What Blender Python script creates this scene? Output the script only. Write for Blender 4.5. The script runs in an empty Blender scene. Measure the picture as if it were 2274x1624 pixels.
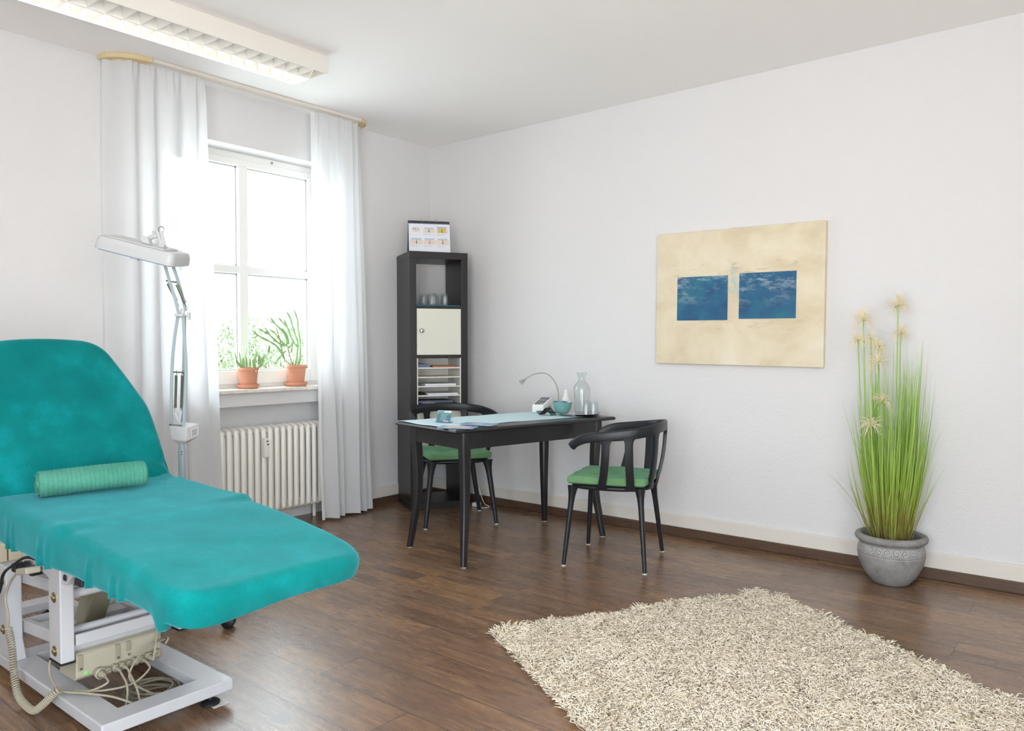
import bpy, math, random
import numpy as np
from mathutils import Vector, Matrix

random.seed(7)
rng = np.random.default_rng(7)
PI = math.pi
SC = bpy.context.scene
COL = SC.collection

# ------------------------------------------------------------------ camera
CAM_LOC = (4.35968, -4.34205, 1.18)
YAW, PITCH, ROLL, FPX = 0.68354, -0.02609, -0.00127, 1715.748
cd = bpy.data.cameras.new('camera')
cam = bpy.data.objects.new('camera', cd)
COL.objects.link(cam)
_f = Vector((-math.sin(YAW) * math.cos(PITCH), math.cos(YAW) * math.cos(PITCH), math.sin(PITCH)))
_r = Vector((math.cos(YAW), math.sin(YAW), 0))
_u = _r.cross(_f)
_c, _s = math.cos(ROLL), math.sin(ROLL)
_R, _U = _c * _r + _s * _u, -_s * _r + _c * _u
cam.matrix_world = Matrix(((_R.x, _U.x, -_f.x, CAM_LOC[0]), (_R.y, _U.y, -_f.y, CAM_LOC[1]),
                           (_R.z, _U.z, -_f.z, CAM_LOC[2]), (0, 0, 0, 1)))
cd.sensor_width = 36
cd.lens = 36 * FPX / 2274
cd.clip_start = .02
SC.camera = cam

# ------------------------------------------------------------------ light and exposure
SC.view_settings.view_transform = 'Standard'
SC.view_settings.look = 'None'
SC.view_settings.gamma = 1
SC.view_settings.use_curve_mapping = False
SC.view_settings.exposure = 0.27
SKY_STRENGTH = 9.5
TUBE, TUBE_FAR = 10, 110
H = 2.732          # ceiling height
RX, RY = 5.6, -5.6  # far ends of the room

w = bpy.data.worlds.new('world')
SC.world = w
w.use_nodes = True
nt = w.node_tree
bg = nt.nodes['Background']
tc = nt.nodes.new('ShaderNodeTexCoord')
sp = nt.nodes.new('ShaderNodeSeparateXYZ')
rp = nt.nodes.new('ShaderNodeValToRGB')
nt.links.new(tc.outputs['Generated'], sp.inputs[0])
nt.links.new(sp.outputs['Z'], rp.inputs[0])
rp.color_ramp.elements[0].position = 0.0
rp.color_ramp.elements[0].color = (.95, .95, .95, 1)
rp.color_ramp.elements[1].position = .12
rp.color_ramp.elements[1].color = (.82, .91, 1.0, 1)
nt.links.new(rp.outputs[0], bg.inputs[0])
bg.inputs[1].default_value = SKY_STRENGTH

# (name, location, aim, size x, size y, power, colour): sky portals for the garden window and two unseen openings added for fill
def area(name, loc, aim, sx, sy, power, col, portal=False):
    ld = bpy.data.lights.new(name, 'AREA')
    ld.shape = 'RECTANGLE'
    ld.size, ld.size_y, ld.energy, ld.color = sx, sy, power, col
    o = bpy.data.objects.new(name, ld)
    COL.objects.link(o)
    o.location = loc
    o.rotation_euler = Vector(aim).to_track_quat('-Z', 'Y').to_euler()
    if portal:
        ld.cycles.is_portal = True
    return o
area('daylight_window_garden', (-.42, -1.565, 1.66), (1, 0, -.05), 1.25, 1.48, 1, (1, 1, 1), portal=True)
area('daylight_added_opening_front', (4.2, RY - .40, 1.38), (0, 1, 0), 1.8, 2.14, 1, (1, 1, 1), portal=True)
area('daylight_added_opening_right', (RX + .40, -4.4, 1.2), (-1, 0, 0), 1.6, 2.2, 1, (1, 1, 1), portal=True)
bpy.context.scene.cycles.use_denoising = True
SC.cycles.max_bounces = 9
SC.cycles.diffuse_bounces = 5
SC.cycles.transparent_max_bounces = 16
SC.cycles.sample_clamp_indirect = 8


# ------------------------------------------------------------------ materials
def lin(c):
    return tuple(((x / 255) / 12.92 if x / 255 <= .04045 else ((x / 255 + .055) / 1.055) ** 2.4) for x in c)


class NT:
    """small node-tree writer"""
    def __init__(s, name):
        s.m = bpy.data.materials.new(name)
        s.m.use_nodes = True
        s.t = s.m.node_tree
        s.b = s.t.nodes['Principled BSDF']

    def n(s, typ, **kw):
        o = s.t.nodes.new('ShaderNode' + typ)
        for k, v in kw.items():
            setattr(o, k, v)
        return o

    def l(s, a, b):
        s.t.links.new(a, b)

    def val(s, sock, v):
        if hasattr(v, 'node'):
            s.l(v, sock)
        else:
            sock.default_value = v

    def math(s, op, a, b=0.0, c=None):
        o = s.n('Math', operation=op)
        s.val(o.inputs[0], a)
        s.val(o.inputs[1], b)
        if c is not None:
            s.val(o.inputs[2], c)
        return o.outputs[0]

    def mix(s, fac, a, b, blend='MIX'):
        o = s.n('Mix', data_type='RGBA', blend_type=blend)
        s.val(o.inputs[0], fac)
        for i, v in ((6, a), (7, b)):
            if hasattr(v, 'node'):
                s.l(v, o.inputs[i])
            else:
                o.inputs[i].default_value = (*v[:3], 1)
        return o.outputs[2]

    def noise(s, vec, scale, detail=2, rough=.5, dist=0.0):
        o = s.n('TexNoise')
        if vec is not None:
            s.l(vec, o.inputs['Vector'])
        o.inputs['Scale'].default_value = scale
        o.inputs['Detail'].default_value = detail
        o.inputs['Roughness'].default_value = rough
        o.inputs['Distortion'].default_value = dist
        return o.outputs['Fac']

    def ramp(s, fac, stops):
        o = s.n('ValToRGB')
        s.l(fac, o.inputs[0])
        e = o.color_ramp.elements
        while len(e) < len(stops):
            e.new(.5)
        for i, (p, c) in enumerate(stops):
            e[i].position = p
            e[i].color = (*c[:3], 1) if len(c) >= 3 else (c[0],) * 3 + (1,)
        return o.outputs[0]

    def bump(s, h, strength=.2, dist=.01):
        o = s.n('Bump')
        o.inputs['Strength'].default_value = strength
        o.inputs['Distance'].default_value = dist
        s.l(h, o.inputs['Height'])
        s.l(o.outputs[0], s.b.inputs['Normal'])
        return o

    def obj(s):
        return s.n('TexCoord').outputs['Object']

    def sep(s, v):
        o = s.n('SeparateXYZ')
        s.l(v, o.inputs[0])
        return o.outputs

    def comb(s, x, y, z):
        o = s.n('CombineXYZ')
        for i, v in enumerate((x, y, z)):
            s.val(o.inputs[i], v)
        return o.outputs[0]

    def vmap(s, v, scale=(1, 1, 1), rot=(0, 0, 0), loc=(0, 0, 0)):
        o = s.n('Mapping')
        s.l(v, o.inputs[0])
        o.inputs['Scale'].default_value = scale
        o.inputs['Rotation'].default_value = rot
        o.inputs['Location'].default_value = loc
        return o.outputs[0]


def plain(name, rgb, rough=.5, metal=0, spec=.5, coat=0, sheen=0, emis=None, estr=0, alpha=1, trans=0, ior=1.45, bump=None, var=0):
    t = NT(name)
    b = t.b
    c = lin(rgb)
    b.inputs['Base Color'].default_value = (*c, 1)
    b.inputs['Roughness'].default_value = rough
    b.inputs['Metallic'].default_value = metal
    b.inputs['Specular IOR Level'].default_value = spec
    b.inputs['Coat Weight'].default_value = coat
    b.inputs['Sheen Weight'].default_value = sheen
    b.inputs['Transmission Weight'].default_value = trans
    b.inputs['IOR'].default_value = ior
    b.inputs['Alpha'].default_value = alpha
    if emis:
        b.inputs['Emission Color'].default_value = (*lin(emis), 1)
        b.inputs['Emission Strength'].default_value = estr
    v = None
    if bump or var:
        v = t.obj()
    if bump:
        t.bump(t.noise(v, bump[0], 3), bump[1], bump[2] if len(bump) > 2 else .004)
    if var:
        f = t.noise(v, 9, 4)
        k = t.ramp(f, [(.3, tuple(x * (1 - var) for x in c)), (.7, tuple(min(1, x * (1 + var)) for x in c))])
        t.l(k, b.inputs['Base Color'])
    return t.m


def wall_mat(name, rgb, strength):
    t = NT(name)
    v = t.obj()
    t.b.inputs['Base Color'].default_value = (*lin(rgb), 1)
    t.b.inputs['Roughness'].default_value = .85
    t.b.inputs['Specular IOR Level'].default_value = .2
    a = t.noise(v, 95, 3, .6)
    b = t.noise(v, 38, 2, .5)
    t.bump(t.math('ADD', a, b), strength, .006)
    return t.m


M = {}
M['wall'] = wall_mat('wall_paint', (222, 221, 221), .36)
M['ceiling'] = wall_mat('ceiling_paint', (250, 248, 246), .05)
M['niche'] = plain('niche_paint', (228, 226, 224), .8)


def floor_mat():
    t = NT('laminate_floor')
    v = t.obj()
    x, y, z = t.sep(v)
    W2 = .099                                  # one strip; two strips to a plank
    yy = t.math('ADD', y, 10.0 - .0225)
    row = t.math('FLOOR', t.math('DIVIDE', yy, W2))
    plank = t.math('FLOOR', t.math('DIVIDE', yy, W2 * 2))
    wn = t.n('TexWhiteNoise', noise_dimensions='1D')
    t.l(plank, wn.inputs['W'])
    px = t.math('ADD', x, t.math('MULTIPLY', wn.outputs['Value'], 1.29))
    px = t.math('ADD', px, 20)
    pl = t.math('DIVIDE', px, 1.29)
    plx = t.math('FLOOR', pl)
    # strip segments inside planks
    wn2 = t.n('TexWhiteNoise', noise_dimensions='2D')
    t.l(t.comb(row, plx, 0), wn2.inputs['Vector'])
    fr = t.math('FRACT', pl)
    # cut each plank strip twice at random places
    cut = t.math('GREATER_THAN', fr, t.math('ADD', .22, t.math('MULTIPLY', wn2.outputs['Value'], .2)))
    cut2 = t.math('GREATER_THAN', fr, t.math('ADD', .6, t.math('MULTIPLY', wn2.outputs['Value'], .25)))
    seg = t.math('ADD', t.math('MULTIPLY', plx, 3), t.math('ADD', cut, cut2))
    wn3 = t.n('TexWhiteNoise', noise_dimensions='2D')
    t.l(t.comb(row, seg, 0), wn3.inputs['Vector'])
    rnd = wn3.outputs['Value']
    # grain: stretched along x, shifted per strip
    gv = t.comb(t.math('ADD', x, t.math('MULTIPLY', rnd, 37)), t.math('ADD', y, t.math('MULTIPLY', rnd, 11)), t.math('MULTIPLY', rnd, 5))
    g1 = t.noise(t.vmap(gv, (2.2, 26, 1)), 1.6, 6, .62, .6)
    g2 = t.noise(t.vmap(gv, (5, 160, 1)), 1.5, 3, .6)
    low = t.noise(t.vmap(gv, (1.0, 8.5, 1)), 1.5, 1.5, .45, .35)
    cont = t.math('FRACT', t.math('MULTIPLY', low, 17))
    ring = t.math('ABSOLUTE', t.math('SUBTRACT', cont, .5))
    base = t.ramp(rnd, [(0, lin((106, 76, 54))), (.3, lin((140, 106, 76))), (.6, lin((122, 93, 70))), (.85, lin((160, 122, 84))), (1, lin((112, 86, 68)))])
    c = t.mix(t.math('MULTIPLY', t.ramp(g1, [(.35, (1, 1, 1)), (.65, (0, 0, 0))]), .42), base, lin((80, 58, 46)))
    c = t.mix(t.math('MULTIPLY', t.ramp(g1, [(.5, (0, 0, 0)), (.75, (1, 1, 1))]), .5), c, lin((164, 130, 96)))
    c = t.mix(t.math('MULTIPLY', t.ramp(ring, [(.0, (1, 1, 1)), (.24, (0, 0, 0))]), .5), c, lin((80, 58, 46)))
    c = t.mix(t.math('MULTIPLY', t.ramp(g2, [(.4, (1, 1, 1)), (.6, (0, 0, 0))]), .14), c, lin((84, 64, 52)))
    # joints
    fy = t.math('FRACT', t.math('DIVIDE', yy, W2 * 2))
    jy = t.math('LESS_THAN', t.math('MINIMUM', fy, t.math('SUBTRACT', 1.0, fy)), .0085)
    jx = t.math('LESS_THAN', t.math('MINIMUM', fr, t.math('SUBTRACT', 1.0, fr)), .0014)
    j = t.math('MAXIMUM', jy, jx)
    c = t.mix(t.math('MULTIPLY', j, .9), c, lin((48, 36, 30)))
    t.l(c, t.b.inputs['Base Color'])
    ro = t.math('ADD', .22, t.math('MULTIPLY', g2, .12))
    t.l(ro, t.b.inputs['Roughness'])
    t.b.inputs['Specular IOR Level'].default_value = 1.0
    hh = t.math('SUBTRACT', t.math('MULTIPLY', g2, .12), t.math('ADD', t.math('MULTIPLY', j, 1.2), t.math('MULTIPLY', t.ramp(ring, [(.0, (1, 1, 1)), (.13, (0, 0, 0))]), .3)))
    t.bump(hh, .16, .0012)
    return t.m


M['floor'] = floor_mat()


def strip_mat():
    t = NT('wood_strip')
    v = t.obj()
    g = t.noise(t.vmap(v, (3, 3, 60)), 2, 5, .6, .5)
    k = t.noise(t.vmap(v, (1.5, 1.5, .1)), 1.2, 1)
    c = t.ramp(g, [(.3, lin((66, 48, 38))), (.7, lin((104, 80, 60)))])
    c = t.mix(t.math('MULTIPLY', k, .5), c, lin((82, 60, 46)))
    t.l(c, t.b.inputs['Base Color'])
    t.b.inputs['Roughness'].default_value = .45
    return t.m


M['strip'] = strip_mat()
M['base'] = plain('baseboard_cream', (222, 216, 206), .45)
M['frame'] = plain('window_white', (236, 235, 232), .35)
M['seal'] = plain('window_seal', (186, 188, 186), .6)
M['hole'] = plain('plug_grey', (168, 164, 158), .6)


def sill_mat():
    t = NT('sill_marble')
    v = t.obj()
    n = t.noise(v, 22, 6, .7, .6)
    t.l(t.ramp(n, [(.35, lin((206, 196, 182))), (.55, lin((232, 226, 216))), (.75, lin((238, 234, 228)))]), t.b.inputs['Base Color'])
    t.b.inputs['Roughness'].default_value = .3
    return t.m


M['sill'] = sill_mat()


def glass_mat(name, tint=(1, 1, 1), rough=0.0):
    """clear glass that lets light through without caustics being needed"""
    t = NT(name)
    t.t.nodes.remove(t.b)
    out = t.t.nodes['Material Output']
    g = t.n('BsdfGlossy')
    g.inputs['Roughness'].default_value = rough
    tr = t.n('BsdfTransparent')
    tr.inputs[0].default_value = (*tint, 1)
    fr = t.n('LayerWeight')
    mx = t.n('MixShader')
    t.l(t.math('ADD', .035, t.math('MULTIPLY', t.math('POWER', fr.outputs['Facing'], 4.0), .75)), mx.inputs[0])
    t.l(tr.outputs[0], mx.inputs[1])
    t.l(g.outputs[0], mx.inputs[2])
    t.l(mx.outputs[0], out.inputs[0])
    return t.m


M['pane'] = glass_mat('window_glass', (.97, .99, .98))
M['tumbler'] = glass_mat('tumbler_glass', (.955, .97, .97), .02)
M['acrylic'] = glass_mat('clear_acrylic', (.95, .96, .98), .05)
M['smoked'] = glass_mat('smoked_glass', (.42, .46, .46), .02)


def sheer_mat():
    t = NT('sheer_curtain')
    t.t.nodes.remove(t.b)
    out = t.t.nodes['Material Output']
    v = t.obj()
    wv = t.noise(t.vmap(v, (1, 1, 1)), 700, 2)
    d = t.n('BsdfDiffuse')
    d.inputs[0].default_value = (.86, .86, .855, 1)
    tl = t.n('BsdfTranslucent')
    tl.inputs[0].default_value = (.76, .775, .80, 1)
    tr = t.n('BsdfTransparent')
    tr.inputs[0].default_value = (1, 1, 1, 1)
    m1 = t.n('MixShader')
    m1.inputs[0].default_value = .42
    t.l(d.outputs[0], m1.inputs[1])
    t.l(tl.outputs[0], m1.inputs[2])
    m2 = t.n('MixShader')
    m2.inputs[0].default_value = .05
    t.l(m1.outputs[0], m2.inputs[1])
    t.l(tr.outputs[0], m2.inputs[2])
    bp = t.n('Bump')
    bp.inputs['Strength'].default_value = .08
    bp.inputs['Distance'].default_value = .002
    t.l(wv, bp.inputs['Height'])
    t.l(bp.outputs[0], d.inputs['Normal'])
    t.l(m2.outputs[0], out.inputs[0])
    return t.m


M['sheer'] = sheer_mat()
M['rail'] = plain('rail_white', (228, 222, 212), .4)
M['rail_bend'] = plain('rail_bend_cream', (226, 206, 160), .45)
M['fixture'] = plain('fixture_white', (226, 222, 214), .4)
M['louvre'] = plain('louvre_white', (240, 238, 233), .35)
M['tube_on'] = plain('tube_lit', (255, 250, 240), .4, emis=(255, 250, 243), estr=TUBE)
M['tube_far'] = plain('tube_lit_bright', (255, 250, 240), .4, emis=(255, 247, 238), estr=TUBE_FAR)
M['tube_off'] = plain('tube_off', (236, 236, 236), .3)
M['radiator'] = plain('radiator_enamel', (244, 241, 232), .35, coat=.2)
M['meter'] = plain('meter_white', (236, 234, 228), .4)
M['dark'] = plain('dark_print', (70, 70, 70), .6)


def terry(name, dark, mid, light, bump=.5, ribs=False, sheen=.6):
    t = NT(name)
    v = t.obj()
    f = t.noise(v, 420, 3, .7)
    k = t.noise(v, 7, 4, .6)
    c = t.ramp(k, [(.3, lin(dark)), (.52, lin(mid)), (.75, lin(light))])
    c = t.mix(t.math('MULTIPLY', t.ramp(f, [(.4, (1, 1, 1)), (.62, (0, 0, 0))]), .35), c, tuple(q * .55 for q in lin(dark)))
    t.l(c, t.b.inputs['Base Color'])
    t.b.inputs['Roughness'].default_value = .95
    t.b.inputs['Specular IOR Level'].default_value = .1
    t.b.inputs['Sheen Weight'].default_value = sheen
    t.b.inputs['Sheen Roughness'].default_value = .45
    t.b.inputs['Sheen Tint'].default_value = (.25, .85, 1, 1)
    t.bump(t.math('ADD', f, t.noise(v, 130, 2)), bump, .004)
    return t.m


M['teal'] = terry('teal_terry', (0, 108, 106), (2, 120, 118), (14, 142, 146), .2, sheen=.42)
M['towel'] = terry('green_towel', (68, 136, 116), (82, 150, 130), (96, 162, 142), .45, sheen=.15)
M['metal'] = plain('couch_enamel', (190, 190, 192), .32, coat=.2, var=.03)
M['bolt'] = plain('zinc_bolt', (190, 186, 170), .25, metal=1)
M['brass'] = plain('brass_washer', (176, 150, 92), .35, metal=1)
M['rubber'] = plain('black_rubber', (28, 29, 31), .45)
M['pad'] = plain('couch_pad', (60, 120, 118), .8)
M['beige'] = plain('beige_plastic', (172, 165, 146), .42)
M['groove'] = plain('beige_groove', (150, 142, 122), .5)
M['olive'] = plain('motor_beige', (138, 134, 112), .5)
M['cable'] = plain('cable_grey', (160, 152, 132), .45)
M['socketp'] = plain('socket_cream', (226, 216, 190), .45)
M['steel'] = plain('chrome', (190, 192, 196), .18, metal=1)
M['led'] = plain('green_led', (60, 230, 30), .4, emis=(70, 240, 40), estr=1.5)
M['label'] = plain('paper_label', (214, 214, 214), .6)
M['lampw'] = plain('lamp_enamel', (158, 174, 178), .35)
M['lamph'] = plain('lamp_head', (196, 197, 198), .35)
M['spring'] = plain('spring_steel', (150, 152, 140), .35, metal=1)


def wood_black(name, a, b, rough=.35):
    t = NT(name)
    v = t.obj()
    g = t.noise(t.vmap(v, (40, 40, 3)), 3, 4, .6, .3)
    t.l(t.ramp(g, [(.3, lin(a)), (.7, lin(b))]), t.b.inputs['Base Color'])
    t.b.inputs['Roughness'].default_value = rough
    t.bump(g, .08, .001)
    return t.m


M['shelf'] = wood_black('blackbrown_wood', (30, 27, 28), (37, 34, 35), .38)
M['table'] = wood_black('black_table', (30, 29, 31), (38, 37, 39), .3)
M['chair'] = plain('black_resin', (30, 33, 37), .38, bump=(900, .1, .0006))
M['glide'] = plain('white_glide', (214, 212, 206), .5)
M['door'] = plain('door_cream', (222, 221, 208), .4)
M['tray_white'] = plain('organiser_white', (228, 226, 216), .45)
M['green'] = terry('green_cushion', (104, 146, 100), (113, 155, 108), (120, 161, 116), .08, sheen=.15)
M['mat_blue'] = plain('blue_mat', (20, 112, 136), .6)
M['paper'] = plain('white_paper', (226, 228, 236), .7)
M['paper_blue'] = plain('blue_grey_paper', (112, 120, 150), .7)
M['paper_red'] = plain('red_folder', (190, 92, 70), .6)
M['paper_yellow'] = plain('yellow_folder', (206, 170, 96), .6)
M['blue_clip'] = plain('blue_clipboard', (14, 34, 120), .4)
M['clip'] = plain('clip_metal', (206, 190, 150), .3, metal=.7)
M['black_item'] = plain('black_item', (30, 30, 33), .5)
M['runner'] = plain('runner_cloth', (196, 220, 225), .8, bump=(500, .15, .0008))
M['bowl'] = plain('teal_ceramic', (112, 162, 158), .3, coat=.4)
M['candy_blue'] = plain('candy_blue', (26, 52, 150), .3)
M['candy_white'] = plain('candy_white', (222, 220, 222), .35)
M['candy_red'] = plain('candy_red', (170, 60, 56), .35)
M['white_plastic'] = plain('white_plastic', (232, 232, 230), .35)
M['screen'] = plain('screen_grey', (92, 98, 112), .25)
M['key'] = plain('keys_black', (50, 52, 54), .5)
M['keyg'] = plain('key_green', (110, 200, 110), .5)
M['traym'] = plain('silver_tray', (188, 188, 192), .12, metal=1, bump=(70, .25, .004))
M['jansjo'] = plain('lamp_greige', (168, 164, 152), .35, metal=.4)
M['bulb'] = plain('lamp_lens', (226, 238, 232), .2)
M['teal_card'] = plain('teal_card', (84, 138, 146), .5)
M['brochure_blue'] = plain('brochure_blue', (138, 170, 200), .35, coat=.3)
M['skin'] = plain('brochure_pink', (226, 200, 194), .35)
M['terracotta'] = plain('terracotta', (204, 142, 114), .8, var=.06, bump=(160, .15, .001))
M['soil'] = plain('soil', (92, 74, 58), .95, bump=(90, .6, .006))
M['cactus'] = plain('cactus_green', (150, 188, 128), .6, var=.12)
M['cactus_dark'] = plain('cactus_stem', (132, 116, 84), .7, var=.15)
M['fuzz'] = plain('cactus_spines', (232, 236, 218), .8)
M['white_spot'] = plain('lime_spot', (232, 228, 222), .8)


def pot_mat():
    t = NT('grey_stoneware')
    v = t.obj()
    x, y, z = t.sep(v)
    n = t.noise(v, 30, 5, .65)
    c = t.ramp(n, [(.3, lin((120, 118, 116))), (.7, lin((150, 148, 146)))])
    ang = t.math('ARCTAN2', y, x)
    # scroll band: raised curls between two rings
    u = t.math('MULTIPLY', ang, 24 / (2 * PI))
    fu = t.math('SUBTRACT', t.math('FRACT', u), .5)
    vz = t.math('DIVIDE', t.math('SUBTRACT', z, .178), .020)
    alt = t.math('SUBTRACT', t.math('MULTIPLY', t.math('MODULO', t.math('FLOOR', t.math('ADD', u, 100)), 2), 2), 1)
    vz2 = t.math('MULTIPLY', vz, alt)
    rr = t.math('SQRT', t.math('ADD', t.math('MULTIPLY', fu, t.math('MULTIPLY', fu, 4)), t.math('MULTIPLY', vz2, vz2)))
    th = t.math('ARCTAN2', vz2, t.math('MULTIPLY', fu, 2))
    spi = t.math('SINE', t.math('ADD', t.math('MULTIPLY', rr, 11), th))
    band = t.math('LESS_THAN', t.math('ABSOLUTE', t.math('SUBTRACT', z, .178)), .0135)
    scr = t.math('MULTIPLY', band, t.math('GREATER_THAN', spi, .25))
    ring1 = t.math('LESS_THAN', t.math('ABSOLUTE', t.math('SUBTRACT', z, .1935)), .0012)
    dots = t.math('MULTIPLY', t.math('LESS_THAN', t.math('ABSOLUTE', t.math('SUBTRACT', z, .159)), .002), t.math('GREATER_THAN', t.math('SINE', t.math('MULTIPLY', ang, 110)), -.1))
    ring3 = t.math('LESS_THAN', t.math('ABSOLUTE', t.math('SUBTRACT', z, .146)), .0009)
    m_ = t.math('MAXIMUM', t.math('MAXIMUM', scr, ring1), t.math('MAXIMUM', dots, ring3))
    dust = t.math('MULTIPLY', t.ramp(t.noise(v, 12, 4), [(.4, (0, 0, 0)), (.8, (1, 1, 1))]), .4)
    c = t.mix(dust, c, lin((168, 168, 166)))
    c = t.mix(t.math('MULTIPLY', m_, .75), c, lin((190, 190, 188)))
    t.l(c, t.b.inputs['Base Color'])
    t.b.inputs['Roughness'].default_value = .85
    t.bump(t.math('ADD', m_, t.math('MULTIPLY', n, .6)), .4, .003)
    return t.m


M['pot'] = pot_mat()


def grass_mat():
    t = NT('grass_blades')
    v = t.obj()
    x, y, z = t.sep(v)
    n = t.noise(t.vmap(v, (60, 60, 1.5)), 1, 3)
    zz = t.math('ADD', z, t.math('MULTIPLY', t.math('SUBTRACT', n, .5), .25))
    c = t.ramp(zz, [(.2, lin((110, 86, 52))), (.33, lin((142, 138, 60))), (.5, lin((150, 180, 70))), (.85, lin((154, 190, 92)))])
    c = t.mix(t.ramp(n, [(.45, (0, 0, 0)), (.75, (.75, .75, .75))]), c, lin((172, 200, 96)))
    t.l(c, t.b.inputs['Base Color'])
    t.b.inputs['Roughness'].default_value = .45
    t.b.inputs['Subsurface Weight'].default_value = 0
    return t.m


M['grass'] = grass_mat()
M['flower'] = plain('flower_cream', (232, 222, 192), .7)
M['flower_core'] = plain('flower_core', (168, 190, 92), .7)


def rug_mat(name, a, b):
    t = NT(name)
    v = t.obj()
    n = t.noise(v, 55, 3, .6)
    m_ = t.noise(v, 5, 3, .5)
    c = t.ramp(n, [(.3, lin(a)), (.7, lin(b))])
    c = t.mix(t.math('MULTIPLY', t.ramp(m_, [(.4, (0, 0, 0)), (.7, (1, 1, 1))]), .25), c, lin(a))
    t.l(c, t.b.inputs['Base Color'])
    t.b.inputs['Roughness'].default_value = .95
    t.b.inputs['Specular IOR Level'].default_value = .1
    return t.m


M['rug'] = rug_mat('wool_pile', (246, 233, 209), (252, 243, 226))
M['rug_back'] = rug_mat('wool_ground', (228, 214, 190), (240, 228, 206))


def canvas_mat():
    t = NT('canvas_beige')
    v = t.obj()
    n = t.noise(t.vmap(v, (1, 1, 1.3)), 3.2, 6, .6, .4)
    c = t.ramp(n, [(.3, lin((208, 192, 160))), (.5, lin((221, 208, 180))), (.7, lin((230, 221, 198)))])
    x, y, z = t.sep(v)
    s = t.noise(t.vmap(v, (4, 1, 16)), 2.2, 4, .6, 1.0)
    # grey smudges in the band above and below the two blue panels
    b1 = t.math('LESS_THAN', t.math('ABSOLUTE', t.math('SUBTRACT', z, .565)), .035)
    b2 = t.math('LESS_THAN', t.math('ABSOLUTE', t.math('SUBTRACT', z, .235)), .03)
    bx = t.math('LESS_THAN', t.math('ABSOLUTE', t.math('SUBTRACT', x, .52)), .4)
    bb = t.math('MULTIPLY', t.math('MAXIMUM', b1, t.math('MULTIPLY', b2, .6)), bx)
    c = t.mix(t.math('MULTIPLY', bb, t.ramp(s, [(.55, (0, 0, 0)), (.62, (.7, .7, .7))])), c, lin((196, 180, 158)))
    # blue bleed between the panels
    gx = t.math('SUBTRACT', x, .50)
    gz = t.math('SUBTRACT', z, .47)
    g = t.math('EXPONENT', t.math('MULTIPLY', t.math('ADD', t.math('MULTIPLY', t.math('MULTIPLY', gx, gx), 900), t.math('MULTIPLY', t.math('MULTIPLY', gz, gz), 130)), -1.0))
    s2 = t.noise(t.vmap(v, (10, 1, 8)), 1.5, 4, .6, 1)
    c = t.mix(t.math('MULTIPLY', g, t.ramp(s2, [(.42, (0, 0, 0)), (.62, (.8, .8, .8))])), c, lin((150, 192, 200)))
    t.l(c, t.b.inputs['Base Color'])
    t.b.inputs['Roughness'].default_value = .8
    t.bump(n, .2, .003)
    return t.m


M['canvas'] = canvas_mat()
M['canvas_edge'] = plain('canvas_edge', (206, 184, 146), .8)


def blue_mat(name, seed):
    t = NT(name)
    v = t.obj()
    x, y, z = t.sep(v)
    off = t.vmap(v, (1, 1, 1), loc=(seed, seed * 2, seed))
    n = t.noise(off, 6, 5, .6, .3)
    c = t.ramp(n, [(.3, lin((22, 70, 112))), (.5, lin((30, 92, 128))), (.7, lin((36, 112, 134)))])
    cl = t.noise(t.vmap(off, (1, 1, 2.4)), 8, 8, .78, .25)
    hgt = t.n('MapRange')
    t.l(t.math('ADD', z, t.math('MULTIPLY', x, -.25 if seed < 5 else -.1)), hgt.inputs[0])
    hgt.inputs[1].default_value = .04
    hgt.inputs[2].default_value = .2
    k = t.math('MULTIPLY', hgt.outputs[0], t.ramp(cl, [(.49, (0, 0, 0)), (.66, (1, 1, 1))]))
    c = t.mix(t.math('MULTIPLY', k, .8), c, lin((176, 196, 204)))
    oc = t.math('MULTIPLY', k, t.ramp(t.noise(off, 14, 3), [(.58, (0, 0, 0)), (.66, (1, 1, 1))]))
    c = t.mix(t.math('MULTIPLY', oc, .8), c, lin((188, 164, 106)))
    t.l(c, t.b.inputs['Base Color'])
    t.b.inputs['Roughness'].default_value = .55
    t.bump(cl, .15, .003)
    return t.m


M['blue_a'] = blue_mat('paint_blue_left', 3.1)
M['blue_b'] = blue_mat('paint_blue_right', 7.7)
M['leaf_out'] = plain('shrub_leaf', (104, 124, 84), .6)
M['leaf_out2'] = plain('shrub_leaf_pale', (150, 152, 138), .6)
M['bark'] = plain('bark', (120, 104, 84), .9)
M['lawn'] = plain('paving', (214, 212, 208), .9)
M['house'] = plain('house_render', (236, 236, 232), .8)
M['house_grey'] = plain('house_grey', (150, 156, 166), .6)
M['house_roof'] = plain('house_roof', (216, 214, 212), .8)


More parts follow.
